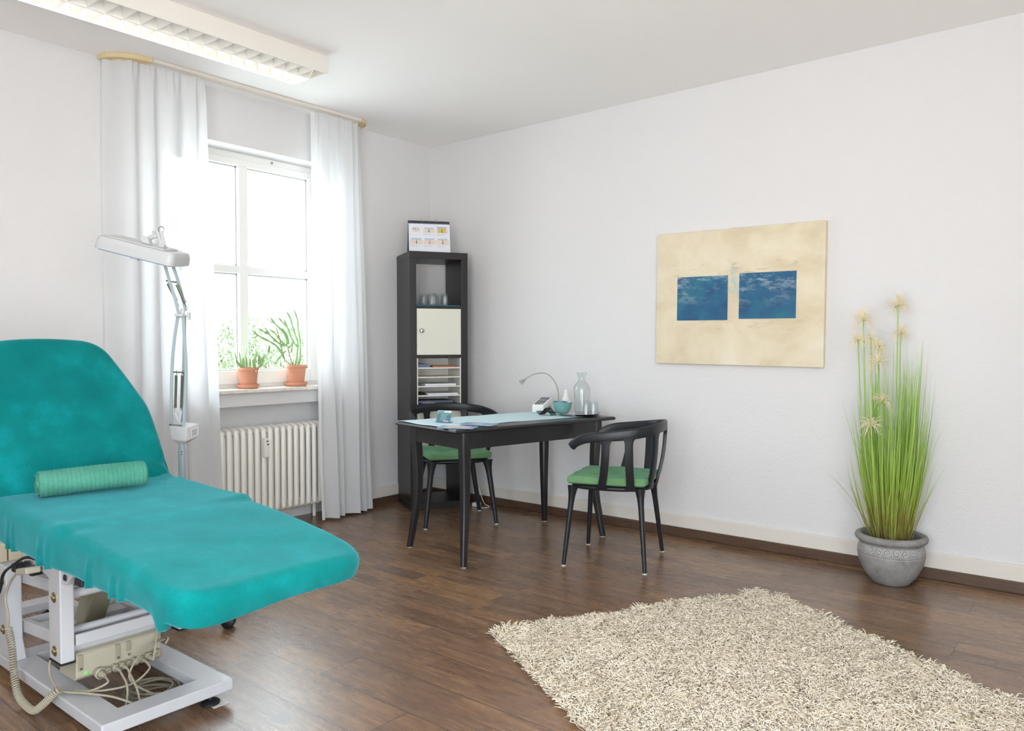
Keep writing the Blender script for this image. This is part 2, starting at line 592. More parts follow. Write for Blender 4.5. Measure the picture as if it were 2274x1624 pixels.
# ------------------------------------------------------------------ mesh helpers
class MB:
    def __init__(s):
        s.v, s.f, s.mi = [], [], []

    def add(s, vs, fs, mi=0, T=None):
        o = len(s.v)
        if T is not None:
            vs = [tuple(T @ Vector(p)) for p in vs]
        s.v += [tuple(p) for p in vs]
        s.f += [tuple(i + o for i in f) for f in fs]
        s.mi += [mi] * len(fs)
        return s

    def box(s, a, b, mi=0, T=None):
        x0, y0, z0 = a
        x1, y1, z1 = b
        vs = [(x0, y0, z0), (x1, y0, z0), (x1, y1, z0), (x0, y1, z0), (x0, y0, z1), (x1, y0, z1), (x1, y1, z1), (x0, y1, z1)]
        return s.add(vs, [(0, 3, 2, 1), (4, 5, 6, 7), (0, 1, 5, 4), (1, 2, 6, 5), (2, 3, 7, 6), (3, 0, 4, 7)], mi, T)

    def bar(s, p, q, wd, ht, mi=0, up=(0, 0, 1)):
        """rectangular bar from p to q, wd across, ht along up"""
        p, q = Vector(p), Vector(q)
        d = (q - p).normalized()
        u = Vector(up)
        r = d.cross(u).normalized()
        u = r.cross(d).normalized()
        vs = []
        for c in (p, q):
            for a, b in ((-1, -1), (1, -1), (1, 1), (-1, 1)):
                vs.append(c + r * a * wd / 2 + u * b * ht / 2)
        return s.add(vs, [(0, 1, 2, 3), (7, 6, 5, 4), (0, 4, 5, 1), (1, 5, 6, 2), (2, 6, 7, 3), (3, 7, 4, 0)], mi)

    def tube(s, pts, r, n=10, mi=0, closed=False, flat=1.0):
        pts = [Vector(p) for p in pts]
        N = len(pts)
        rs = r if isinstance(r, (list, tuple)) else [r] * N
        nrm = None
        vs = []
        for i, p in enumerate(pts):
            if closed:
                d = pts[(i + 1) % N] - pts[i - 1]
            else:
                d = pts[min(i + 1, N - 1)] - pts[max(i - 1, 0)]
            d.normalize()
            if nrm is None:
                a = Vector((0, 0, 1)) if abs(d.z) < .9 else Vector((1, 0, 0))
                nrm = (a - d * a.dot(d)).normalized()
            else:
                nrm = (nrm - d * nrm.dot(d)).normalized()
            bn = d.cross(nrm)
            for k in range(n):
                t = 2 * PI * k / n
                vs.append(p + nrm * math.cos(t) * rs[i] + bn * math.sin(t) * rs[i] * flat)
        fs = []
        for i in range(N if closed else N - 1):
            j = (i + 1) % N
            for k in range(n):
                l = (k + 1) % n
                fs.append((i * n + k, i * n + l, j * n + l, j * n + k))
        if not closed:
            fs.append(tuple(range(n - 1, -1, -1)))
            fs.append(tuple((N - 1) * n + k for k in range(n)))
        return s.add(vs, fs, mi)

    def lathe(s, prof, c=(0, 0, 0), n=32, mi=0, T=None, cap=True, wob=None):
        vs = []
        for r, z in prof:
            for k in range(n):
                t = 2 * PI * k / n
                q = r * (wob(t, z) if wob else 1)
                vs.append((c[0] + q * math.cos(t), c[1] + q * math.sin(t), c[2] + z))
        fs = []
        for i in range(len(prof) - 1):
            for k in range(n):
                l = (k + 1) % n
                fs.append((i * n + k, i * n + l, (i + 1) * n + l, (i + 1) * n + k))
        if cap:
            fs.append(tuple(range(n - 1, -1, -1)))
            fs.append(tuple((len(prof) - 1) * n + k for k in range(n)))
        return s.add(vs, fs, mi, T)

    def prism(s, poly, fn, w0, w1, mi=0):
        """poly of (u, v); fn(u, v, w) -> xyz"""
        n = len(poly)
        vs = [fn(u, v, w0) for u, v in poly] + [fn(u, v, w1) for u, v in poly]
        fs = [tuple(range(n - 1, -1, -1)), tuple(range(n, 2 * n))]
        for i in range(n):
            j = (i + 1) % n
            fs.append((i, j, n + j, n + i))
        return s.add(vs, fs, mi)

    def sweep(s, frames, mi=0, cap=True):
        """frames: list of lists of points (equal length sections)"""
        n = len(frames[0])
        vs = [p for fr in frames for p in fr]
        fs = []
        for i in range(len(frames) - 1):
            for k in range(n):
                l = (k + 1) % n
                fs.append((i * n + k, i * n + l, (i + 1) * n + l, (i + 1) * n + k))
        if cap:
            fs.append(tuple(range(n - 1, -1, -1)))
            fs.append(tuple((len(frames) - 1) * n + k for k in range(n)))
        return s.add(vs, fs, mi)

    def grid(s, nu, nv, fn, mi=0, cu=False):
        vs = [fn(i / (nu if cu else nu - 1), j / (nv - 1)) for i in range(nu) for j in range(nv)]
        fs = []
        for i in range(nu if cu else nu - 1):
            k = (i + 1) % nu
            for j in range(nv - 1):
                fs.append((i * nv + j, k * nv + j, k * nv + j + 1, i * nv + j + 1))
        return s.add(vs, fs, mi)

    def ell(s, c, r, mi=0, nu=14, nv=8, T=None):
        prof = []
        vs = []
        for j in range(nv + 1):
            a = -PI / 2 + PI * j / nv
            prof.append((max(math.cos(a), .001), math.sin(a)))
        for q, z in prof:
            for k in range(nu):
                t = 2 * PI * k / nu
                vs.append((c[0] + r[0] * q * math.cos(t), c[1] + r[1] * q * math.sin(t), c[2] + r[2] * z))
        fs = [(i * nu + k, i * nu + (k + 1) % nu, (i + 1) * nu + (k + 1) % nu, (i + 1) * nu + k) for i in range(nv) for k in range(nu)]
        return s.add(vs, fs, mi, T)

    def build(s, name, mats, parent=None, smooth=False, bevel=0, seg=2, solid=0, sub=0, world=None, angle=40):
        if not isinstance(mats, (list, tuple)):
            mats = [mats]
        vs = s.v
        if world is not None:
            ox, oy, oz = world
            vs = [(p[0] - ox, p[1] - oy, p[2] - oz) for p in vs]
        me = bpy.data.meshes.new(name)
        me.from_pydata(vs, [], s.f)
        for m in mats:
            me.materials.append(M[m] if isinstance(m, str) else m)
        if len(mats) > 1:
            me.polygons.foreach_set('material_index', s.mi)
        if smooth:
            me.polygons.foreach_set('use_smooth', [True] * len(me.polygons))
            try:
                me.set_sharp_from_angle(angle=math.radians(angle))
            except Exception:
                pass
        me.validate()
        me.update()
        o = bpy.data.objects.new(name, me)
        COL.objects.link(o)
        if parent is not None:
            o.parent = parent
        if solid:
            d = o.modifiers.new('solid', 'SOLIDIFY')
            d.thickness = solid
            d.offset = 0
        if bevel:
            d = o.modifiers.new('bevel', 'BEVEL')
            d.width = bevel
            d.segments = seg
            d.limit_method = 'ANGLE'
            d.angle_limit = math.radians(35)
        if sub:
            d = o.modifiers.new('sub', 'SUBSURF')
            d.levels = d.render_levels = sub
        return o


def tag(o, label, cat, group=None, kind=None):
    if label:
        o['label'] = label
    if cat:
        o['category'] = cat
    if group:
        o['group'] = group
    if kind:
        o['kind'] = kind
    return o


def thing(name, label, cat, loc=(0, 0, 0), rz=0, group=None):
    o = bpy.data.objects.new(name, None)
    o.empty_display_size = .1
    COL.objects.link(o)
    o.location = loc
    o.rotation_euler = (0, 0, rz)
    return tag(o, label, cat, group)


def one(mb, name, mats, label, cat, loc, rz=0, group=None, world=True, **kw):
    """a thing that is a single mesh; verts given in world coordinates when world is True"""
    o = mb.build(name, mats, world=loc if world else None, **kw)
    o.location = loc
    o.rotation_euler = (0, 0, rz)
    return tag(o, label, cat, group)


def struct(mb, name, mats, parent=None, **kw):
    o = mb.build(name, mats, parent, **kw)
    if parent is None:
        o['kind'] = 'structure'
    return o


def dup(o, parent=None):
    c = o.copy()
    COL.objects.link(c)
    if parent is not None:
        c.parent = parent
    for ch in list(o.children):
        dup(ch, c)
    return c


def bez(pts, n=8):
    """smooth curve through points (Catmull-Rom)"""
    P = [Vector(p) for p in pts]
    P = [P[0] * 2 - P[1]] + P + [P[-1] * 2 - P[-2]]
    out = []
    for i in range(1, len(P) - 2):
        for k in range(n):
            t = k / n
            a, b, c, d = P[i - 1], P[i], P[i + 1], P[i + 2]
            out.append(.5 * ((2 * b) + (c - a) * t + (2 * a - 5 * b + 4 * c - d) * t * t + (3 * b - a - 3 * c + d) * t ** 3))
    out.append(P[-2])
    return out


def local(loc, rz, p):
    c, s = math.cos(rz), math.sin(rz)
    return (loc[0] + p[0] * c - p[1] * s, loc[1] + p[0] * s + p[1] * c, loc[2] + p[2])


# ================================================================== ROOM
T = .36
OY0, OY1, OZ0, OZ1 = -2.2, -.93, .885, 2.42      # window opening
NY0, NY1, NZ1 = -2.2, -.95, .80                   # radiator niche
m = MB()
m.box((-T, RY - T, 0), (0, OY0, H))
m.box((-T, OY1, 0), (0, T, H))
m.box((-T, OY0, OZ1), (0, OY1, H))
m.box((-T, OY0, NZ1), (0, OY1, OZ0 - .001))
m.box((-T, OY0, 0), (-.16, OY1, NZ1))
m.box((-.16, NY1, 0), (0, OY1, NZ1))
struct(m, 'wall_left', 'wall')
m = MB()
m.box((0, 0, 0), (RX, T, H))
struct(m, 'wall_back', 'wall')
m = MB()          # wall behind the camera, with a wide opening added to let in fill daylight
m.box((0, RY - T, 0), (3.3, RY, H))
m.box((5.1, RY - T, 0), (RX, RY, H))
m.box((3.3, RY - T, 0), (5.1, RY, .3))
m.box((3.3, RY - T, 2.45), (5.1, RY, H))
struct(m, 'wall_front', 'wall')
m = MB()          # wall to the right of the camera, with a tall opening added for more daylight
m.box((RX, RY - T, 0), (RX + T, -5.2, H))
m.box((RX, -3.6, 0), (RX + T, T, H))
m.box((RX, -5.2, 0), (RX + T, -3.6, .1))
m.box((RX, -5.2, 2.3), (RX + T, -3.6, H))
struct(m, 'wall_right', 'wall')
m = MB()
m.box((-T, RY - T, -.12), (RX + T, T, 0))
struct(m, 'floor', 'floor')
m = MB()
m.box((-T, RY - T, H), (RX + T, T, H + .15))
struct(m, 'ceiling', 'ceiling')


def baseboard(name, sname, x0, y0, x1, y1, nx, ny):
    """cream board over a dark wood strip, along a wall, sticking out by n"""
    def strip(z0, z1, t, mat, nm):
        mm = MB()
        a = (min(x0, x1, x0 + nx * t, x1 + nx * t), min(y0, y1, y0 + ny * t, y1 + ny * t), z0)
        b = (max(x0, x1, x0 + nx * t, x1 + nx * t), max(y0, y1, y0 + ny * t, y1 + ny * t), z1)
        mm.box(a, b)
        struct(mm, nm, mat, bevel=.004)
    strip(.056, .135, .016, 'base', name)
    strip(0, .056, .02, 'strip', sname)


baseboard('baseboard_back', 'trim_1', 0, 0, RX, 0, 0, -1)
baseboard('baseboard_left', 'trim_2', 0, OY1, 0, -.02, 1, 0)
baseboard('baseboard_left_far', 'trim_3', 0, RY, 0, OY0, 1, 0)
m = MB()          # inside the niche
m.box((-.16, NY0, .05), (-.145, NY1, .12))
struct(m, 'baseboard_niche', 'base')

# window frame, casements, glazing bars
xi, xo = -.16, -.23
root = thing('window_1', None, None, (xi, -1.565, OZ0))
root['kind'] = 'structure'
m = MB()
m.box((xo + .001, OY0, OZ0), (xi - .0004, OY0 + .075, OZ1))
m.box((xo + .001, OY1 - .06, OZ0), (xi - .0004, OY1, OZ1))
m.box((xo, OY0 + .075, OZ1 - .07), (xi, OY1 - .06, OZ1))
m.box((xo, OY0 + .075, OZ0), (xi, OY1 - .06, OZ0 + .055))
m.build('window_frame', 'frame', root, world=root.location, bevel=.004)
m = MB()          # casement, slightly proud
xc = xi + .012
cy0, cy1, cz0, cz1 = OY0 + .06, OY1 - .045, OZ0 + .045, OZ1 - .04
m.box((xo + .01, cy0, cz0), (xc, cy0 + .07, cz1))
m.box((xo + .01, cy1 - .068, cz0), (xc, cy1, cz1))
m.box((xo + .01, cy0 + .07, cz1 - .045), (xc - .0004, cy1 - .068, cz1))
m.box((xo + .01, cy0 + .07, cz0), (xc - .0004, cy1 - .068, cz0 + .09))
m.box((xo + .01, -1.583, cz0 + .09), (xc - .0008, -1.518, cz1 - .045))
m.box((xo + .01, cy0 + .07, 1.645), (xc - .0014, -1.583, 1.695))
m.box((xo + .01, -1.518, 1.645), (xc - .0014, cy1 - .068, 1.695))
m.build('casement', 'frame', root, world=root.location, bevel=.006)
for (ya, yb) in ((cy0 + .07, -1.583), (-1.518, cy1 - .068)):
    for (za, zb) in ((cz0 + .09, 1.645), (1.695, cz1 - .045)):
        m = MB()
        g = .008
        m.box((xo + .03, ya, za), (xo + .04, yb, zb))
        p = m.build('pane', 'pane', root, world=root.location)
        m = MB()
        for a, b in (((ya, za), (ya + g, zb)), ((yb - g, za), (yb, zb)), ((ya, za), (yb, za + g)), ((ya, zb - g), (yb, zb))):
            m.box((xo + .024, a[0], a[1]), (xo + .05, b[0], b[1]))
        m.build('glazing_seal', 'seal', root, world=root.location)
m = MB()
m.box((xc, -1.026, 1.50), (xc + .012, -.998, 1.575))
m.tube([(xc, -1.012, 1.545), (xc + .045, -1.012, 1.545), (xc + .05, -1.012, 1.535), (xc + .05, -1.012, 1.43)], .008, 8)
m.build('window_handle', 'frame', root, world=root.location, bevel=.003)
m = MB()
for y in (-1.90, -1.33):
    m.lathe([(.009, 0), (.009, .004)], T=Matrix.Translation((xi, y, OZ1 - .022)) @ Matrix.Rotation(PI / 2, 4, 'Y'), n=12)
m.build('cover_plug', 'hole', root, world=root.location)
m = MB()
m.box((-.16, OY0 - .02, OZ0), (.05, OY1 + .015, OZ0 + .022))
struct(m, 'window_sill_1', 'sill', bevel=.003)

# ================================================================== OUTSIDE
m = MB()
m.box((-30, -14, -.9), (-T - .02, 24, -.7))
struct(m, 'ground_outside', 'lawn')


def shrub(cx, cy, zb, rx, rz, n, lab, seed):
    rr = random.Random(seed)
    t = thing('garden_shrub', lab, 'shrub', (cx, cy, zb), group='shrubs beyond the window')
    mm = MB()
    clumps = [(rr.uniform(-1, 1) * rx * .75, rr.uniform(-1, 1) * rx * .75, rr.uniform(.15, .85) * rz, rr.uniform(.22, .42) * rx) for _ in range(16)]
    for i in range(n):
        a = rr.choice(clumps)
        th, ph = rr.uniform(0, 2 * PI), math.acos(rr.uniform(-1, 1))
        q = a[3] * rr.uniform(.6, 1.1)
        x, y, z = a[0] + q * math.sin(ph) * math.cos(th), a[1] + q * math.sin(ph) * math.sin(th), a[2] + q * math.cos(ph) * .8
        s = rr.uniform(.016, .034)
        T1 = Matrix.Translation((x, y, z)) @ Matrix.Rotation(rr.uniform(0, 6.3), 4, 'Z') @ Matrix.Rotation(rr.uniform(0, 3.1), 4, 'X')
        mm.add([(-s * .5, 0, 0), (0, -s, .01), (s * .5, 0, 0), (0, s * 1.3, -.01)], [(0, 1, 2, 3)], 0 if rr.random() < .55 else 1, T1)
    mm.build('foliage', ['leaf_out', 'leaf_out2'], t)
    mm = MB()
    mm.tube([(0, 0, 0), (.02, .01, rz * .35)], [.06, .04], 8)
    for k in range(7):
        a = clumps[k]
        mm.tube([(.02, .01, rz * .3), (a[0] * .5, a[1] * .5, a[2] * .8), (a[0], a[1], a[2])], [.035, .02, .008], 6)
    mm.build('trunk', 'bark', t)


shrub(-5.4, 2.3, -.7, 1.0, 2.45, 14000, 'pale green garden shrub seen through the lower right window pane', 3)
shrub(-4.4, .35, -.7, .75, 2.2, 9000, 'lighter garden shrub seen through the lower left window pane', 5)
shrub(-7.4, 4.6, -.7, 1.3, 2.6, 10000, 'hazy green shrub behind the others near the white house', 9)
t = thing('neighbour_house', 'white rendered house standing beyond the garden shrubs', 'building', (-13, 7, -.7))
m = MB()
m.box((-16, 1.5, -.7), (-12, 12.5, 6.6))
m.build('wall', 'house', t, world=t.location)
m = MB()
m.add([(-16.4, 1.1, 6.6), (-11.6, 1.1, 6.6), (-11.6, 12.9, 6.6), (-16.4, 12.9, 6.6), (-14, 1.1, 8.6), (-14, 12.9, 8.6)],
      [(0, 3, 2, 1), (0, 1, 4), (2, 3, 5), (1, 2, 5, 4), (3, 0, 4, 5)])
m.build('roof', 'house_roof', t, world=t.location)
for (ya, yb, za, zb) in ((4.9, 5.5, 2.05, 2.3), (6.0, 7.1, 4.25, 4.31), (7.3, 7.7, 3.5, 3.56), (6.5, 6.64, 1.5, 2.9), (6.5, 7.6, 3.0, 3.05), (7.05, 7.1, 1.2, 2.9), (5.2, 5.7, 3.75, 3.9)):
    m = MB()
    m.box((-12.0, ya, za), (-11.96, yb, zb))
    m.build('window_slot', 'house_grey', t, world=t.location)

# ================================================================== CURTAINS AND RAIL
t = thing('curtain_rail', 'cream curtain track on the ceiling with bent ends above window', 'curtain rail', (.14, -1.6, H - .02))


def track(pts, wd=.062, ht=.02):
    mm = MB()
    P = [Vector(p) for p in pts]
    fr = []
    for i, p in enumerate(P):
        d = (P[min(i + 1, len(P) - 1)] - P[max(i - 1, 0)]).normalized()
        n_ = Vector((-d.y, d.x, 0))
        sec = []
        prof = [(-.5, 1), (-.5, 0), (-.36, 0), (-.36, .3), (-.28, .3), (-.28, 0), (-.08, 0), (-.08, .3), (.0, .3), (.0, 0), (.2, 0), (.2, .3), (.28, .3), (.28, 0), (.5, 0), (.5, 1)]
        for a, b in prof:
            q = p + n_ * a * wd
            sec.append((q.x, q.y, H - ht + b * (ht - .0006)))
        fr.append(sec)
    mm.sweep(fr)
    return mm


track([(.17, -2.30, 0), (.17, -.86, 0)]).build('track', 'rail', t, world=t.location, bevel=.0015)
c1 = [(.17 - .15 + .15 * math.cos(a), -2.30 - .15 * math.sin(a) * 1.2, 0) for a in np.linspace(0, PI / 2, 10)]
track(c1, .064, .024).build('end_bend', 'rail_bend', t, world=t.location)
c2 = [(.17 - .10 + .10 * math.cos(a), -.86 + .07 * math.sin(a), 0) for a in np.linspace(0, PI / 2, 8)]
track(c2, .064, .024).build('end_bend', 'rail_bend', t, world=t.location)


def curtain(name, lab, y0t, y1t, y0b, y1b, xt, xb, folds, hem, seed, curl):
    rr = random.Random(seed)
    ph = [rr.uniform(0, 2 * PI) for _ in range(6)]
    zt, zb = H - .03, .018
    mm = MB()
    NU, NV = 200, 70

    def fn(u, v):
        z = zt + (zb - zt) * v
        y = (y0t + (y1t - y0t) * u) * (1 - v) + (y0b + (y1b - y0b) * u) * v
        x = xt * (1 - v) + xb * v
        uu = u + .035 * math.sin(2 * PI * u * 2 + ph[0]) + .01 * math.sin(5 * v + ph[1])
        amp = .016 + .026 * v
        wv = math.sin(2 * PI * folds * uu + ph[2] + .9 * v) + .45 * math.sin(2 * PI * folds * .53 * uu + ph[3] + 1.6 * v)
        top = max(0, 1 - v / .05)
        wv2 = math.sin(2 * PI * folds * 2.6 * u + ph[4])
        x += amp * wv * (1 - .4 * top) + .010 * wv2 * top
        x += .006 * math.sin(9 * v + 7 * u + ph[5])
        y += .012 * math.cos(2 * PI * folds * uu + ph[2]) * (.4 + v)
        x += curl(u, v)
        return (x, y, z)
    mm.grid(NU, NV, fn)
    hm = MB()

    def fh(u, v):
        p = fn(u, (1 - hem / (zt - zb)) + v * hem / (zt - zb))
        return (p[0] + .0025, p[1], p[2])
    loc = ((xt + xb) / 2, (y0b + y1b) / 2, zt)
    o = one(mm, name, 'sheer', lab, 'curtain', loc, smooth=True, angle=180)
    hm.grid(NU, 6, fh)
    hm.build('hem', 'sheer', o, world=loc, smooth=True, angle=180)
    return o


curtain('curtain', 'white sheer curtain left of the window, behind the magnifier lamp', -2.50, -1.98, -2.50, -1.90, .16, .15, 4.5, .09, 4,
        lambda u, v: -.11 * max(0, 1 - u / .25) ** 2 * (1 - .3 * v))
curtain('curtain', 'white sheer curtain right of the window, beside the bookcase', -1.255, -.80, -1.19, -.73, .165, .13, 5, .075, 11,
        lambda u, v: -.06 * max(0, (u - .8) / .2) ** 2)

# ================================================================== CEILING LIGHTS
def ceiling_light(x0, x1, y1, L, label, lit=(0,), on='tube_on'):
    y0 = y1 - L
    loc = ((x0 + x1) / 2, (y0 + y1) / 2, H)
    t = thing('ceiling_light', label, 'ceiling light', loc)
    zb, zt = H - .09, H - .0008
    m = MB()
    m.box((x0, y0, zb), (x0 + .004, y1, zt))
    m.box((x1 - .004, y0, zb), (x1, y1, zt))
    m.box((x0 + .004, y1 - .004, zb), (x1 - .004, y1, zt))
    m.box((x0 + .004, y0, zb), (x1 - .004, y0 + .004, zt))
    m.box((x0 + .004, y0 + .004, zt - .004), (x1 - .004, y1 - .004, zt))
    m.build('housing', 'fixture', t, world=loc)
    m = MB()
    xm = (x0 + x1) / 2
    for x in (x0 + .002, xm - .003, x1 - .008):
        m.box((x, y0 + .004, zb - .002), (x + .006, y1 - .004, zb + .002))
    for y in (y0 + .002, y1 - .008):
        m.box((x0 + .002, y, zb - .002), (x1 - .002, y + .006, zb + .002))
    m.build('louvre_rim', 'louvre', t, world=loc)
    for c, (xa, xb) in enumerate(((x0 + .006, xm - .002), (xm + .002, x1 - .006))):
        m = MB()
        zt2 = zb + .05
        wd = xb - xa
        # slanted side reflectors
        for s_, x in ((1, xa), (-1, xb)):
            m.grid(2, 6, lambda u, v, s_=s_, x=x: (x + s_ * wd * .22 * (v ** 1.6), y0 + .006 + u * (L - .012), zb + .052 * v))
        m.build('side_reflector', 'louvre', t, world=loc)
        m = MB()
        k = 0
        while y1 - .012 - k * .0775 > y0 + .02 and k < 60:
            y = y1 - .0775 * (k + 1) + .0
            k += 1
            if y < y0 + .02:
                break
            # wedge blade: thin at the bottom, wide on top
            wt = .022
            a = wd * .22
            vs = [(xa, y, zb), (xb, y, zb), (xa + a, y - wt, zb + .05), (xb - a, y - wt, zb + .05), (xa + a, y + wt, zb + .05), (xb - a, y + wt, zb + .05)]
            m.add(vs, [(0, 1, 3, 2), (1, 0, 4, 5), (2, 3, 5, 4), (0, 2, 4), (1, 5, 3)])
        m.build('louvre_blades', 'louvre', t, world=loc)
        m = MB()
        xc_ = (xa + xb) / 2
        m.tube([(xc_, y0 + .03, H - .024), (xc_, y1 - .03, H - .024)], .013, 12)
        m.build('fluorescent_tube', on if c in lit else 'tube_off', t, world=loc, smooth=True)
    return t


ceiling_light(.65, .95, -1.72, 1.56, 'white louvred fluorescent light on the ceiling near the window')
ceiling_light(3.9, 4.2, -2.4, 1.56, 'white louvred fluorescent light on the ceiling above the rug', lit=(0, 1), on='tube_far')

# ================================================================== RADIATOR
t = thing('radiator', 'white column radiator in the niche under the windowsill', 'radiator', (-.05, -1.57, .09))
proto = None
for i in range(24):
    y = -2.15 + i * .0485
    if proto is None:
        m = MB()
        R_ = .0158
        for x in (-.055, 0, .055):
            m.tube([(x, 0, .03), (x, 0, .555)], R_, 10)
        # rounded hollow heads at top and bottom
        for z0, z1, sg in ((.50, .575, 1), (.08, .005, -1)):
            pr = []
            for a in np.linspace(0, PI, 13):
                pr.append((.068 * math.cos(a), (z1 - .028 * sg) + .028 * sg * math.sin(a)))
            pr += [(-.068, z0), (-.042, z0), (-.036, z0 + .03 * sg), (-.018, z0 + .03 * sg), (-.012, z0), (.012, z0), (.018, z0 + .03 * sg), (.036, z0 + .03 * sg), (.042, z0), (.068, z0)]
            m.prism(pr, lambda u, v, w_: (u, w_, v), -.0115, .0115)
        proto = m.build('radiator_section', 'radiator', t, smooth=True, bevel=.006, seg=3)
        proto.location = (0, y + 1.57, 0)
    else:
        c = proto.copy()
        COL.objects.link(c)
        c.location = (0, y + 1.57, 0)
m = MB()
for z in (.045, .535):
    m.tube([(0, -2.15 + 1.57, z), (0, -2.15 + 23 * .0485 + 1.57, z)], .019, 12)
m.tube([(0, -2.15 + 23 * .0485 + 1.57, .045), (0, .6, .045), (0, .6, -.09)], .009, 8)
m.tube([(-.03, -.5, .0), (-.03, -.5, -.09)], .012, 8)
m.tube([(-.03, .5, .0), (-.03, .5, -.09)], .012, 8)
m.build('connecting_pipe', 'radiator', t, smooth=True)
m = MB()
m.box((.066, .035, .375), (.092, .068, .50))
m.box((.092, .042, .38), (.100, .064, .47))
o = m.build('heat_meter', 'meter', t, bevel=.004)
m = MB()
m.box((.0925, .048, .475), (.0935, .062, .483))
m.box((.1002, .047, .455), (.1008, .060, .464))
m.build('meter_display', 'dark', o)

# ================================================================== SILL PLANTS
def pot_mesh(rt, rb, h):
    m = MB()
    m.lathe([(rb * .9, 0), (rb, .003), (rt * .93, h * .86), (rt * .95, h * .865), (rt, h * .87), (rt, h * .99), (rt * .985, h), (rt * .9, h), (rt * .88, h * .86), (rt * .8, h * .82)], n=36)
    return m


def saucer(x, y, r, lab):
    m = MB()
    m.lathe([(r * .8, 0), (r * .86, .002), (r, .02), (r, .026), (r * .95, .026), (r * .88, .010), (.01, .008)], c=(0, 0, 0), n=36)
    return one(m, 'plant_saucer', 'terracotta', lab, 'saucer', (x, y, SZ), world=False, smooth=True, group='terracotta saucers on the sill')


SZ = OZ0 + .0225
saucer(-.06, -1.585, .07, 'terracotta saucer under the pot of short paddle cactus')
saucer(-.06, -1.222, .075, 'terracotta saucer under the pot of tall stick cactus')
PZ = SZ + .0085
t = thing('potted_cactus', 'short paddle cactus in a terracotta pot, left on the sill', 'potted plant', (-.06, -1.585, PZ))
pot_mesh(.067, .052, .125).build('pot', 'terracotta', t, smooth=True)
m = MB()
m.lathe([(.058, .104), (.03, .11), (.001, .112)], n=24, cap=False)
m.build('soil', 'soil', t, smooth=True)
for (y, z, r) in ((.012, .1, .008), (-.012, .104, .004), (.02, .095, .004)):
    m = MB()
    m.box((.062, y, z), (.0655, y + r, z + r * .8))
    m.build('lime_spot', 'white_spot', t)


def paddle(mm, p, q, wd, th, mi=0):
    """flat oval pad from p to q"""
    p, q = Vector(p), Vector(q)
    L = (q - p).length
    d = (q - p) / L
    up = d
    a = Vector((1, .25, 0))
    side = d.cross(a).normalized()
    nn = side.cross(d).normalized()
    R_ = Matrix((side, nn, up)).transposed().to_4x4()
    mm.ell((0, 0, 0), (wd / 2, th / 2, L / 2), mi, 12, 8, Matrix.Translation((p + q) / 2) @ R_)


def PX1(px, py):   # photo-crop units around pot one -> local metres
    return ((px - 455) / 1910, (1085 - py) / 2180 + .118)


m = MB()
pads = [((400, 1080), (300, 990), 34, 16), ((300, 1000), (275, 965), 24, 12), ((330, 1000), (305, 860), 16, 12), ((360, 1020), (340, 850), 15, 12), ((385, 1080), (370, 930), 20, 14),
        ((420, 1080), (402, 950), 26, 14), ((430, 1075), (425, 870), 13, 10), ((415, 880), (418, 800), 7, 6), ((465, 1080), (460, 930), 22, 14), ((480, 1070), (485, 940), 20, 12),
        ((540, 1080), (500, 970), 34, 14), ((560, 1080), (575, 940), 34, 14), ((570, 1000), (550, 905), 20, 12), ((580, 1000), (590, 905), 30, 14), ((595, 930), (607, 855), 22, 12),
        ((600, 1020), (672, 955), 46, 14), ((575, 1080), (640, 1010), 30, 16), ((630, 1030), (715, 905), 26, 14), ((720, 905), (726, 850), 6, 6), ((722, 860), (735, 772), 32, 12),
        ((715, 930), (790, 865), 9, 8), ((785, 870), (835, 790), 7, 6), ((728, 775), (725, 740), 6, 5), ((735, 775), (742, 742), 6, 5), ((570, 900), (562, 850), 6, 5), ((500, 1050), (520, 1010), 18, 10)]
for k, (a, b, wd, th) in enumerate(pads):
    (ya, za), (yb, zb_) = PX1(*a), PX1(*b)
    xo_ = .022 * math.sin(k * 2.1)
    d = Vector((0, yb - ya, zb_ - za)).normalized() * .004
    paddle(m, (xo_, ya - d.y, za - d.z), (xo_ * 1.1, yb + d.y, zb_ + d.z), wd / 1350, th / 1700)
m.build('cactus_pads', 'cactus', t, smooth=True)
m = MB()
rr = random.Random(2)
for k, (a, b, wd, th) in enumerate(pads):
    (ya, za), (yb, zb_) = PX1(*a), PX1(*b)
    xo_ = .022 * math.sin(k * 2.1)
    for q in range(14):
        f = rr.uniform(.1, 1)
        sd = rr.choice((-1, 1)) * wd / 3400 * math.sin(PI * min(f, .95)) ** .5
        dy = (zb_ - za)
        L = math.hypot(yb - ya, zb_ - za)
        y = ya + (yb - ya) * f + sd * dy / L
        z = za + (zb_ - za) * f - sd * (yb - ya) / L
        e = rr.uniform(.003, .006)
        a_ = rr.uniform(-.8, .8)
        m.bar((xo_, y, z), (xo_ + e * a_, y + math.copysign(e, sd), z + e * .6), .0006, .0006)
m.build('cactus_spines', 'fuzz', t)

t = thing('potted_cactus', 'tall stick cactus with jointed stems in a terracotta pot, right on sill', 'potted plant', (-.06, -1.222, PZ))
pot_mesh(.069, .05, .135).build('pot', 'terracotta', t, smooth=True)
m = MB()
m.lathe([(.06, .112), (.03, .118), (.001, .12)], n=24, cap=False)
m.build('soil', 'soil', t, smooth=True)


def PX2(px, py):
    return ((px - 1130) / 1910, (1050 - py) / 2180 + .122)


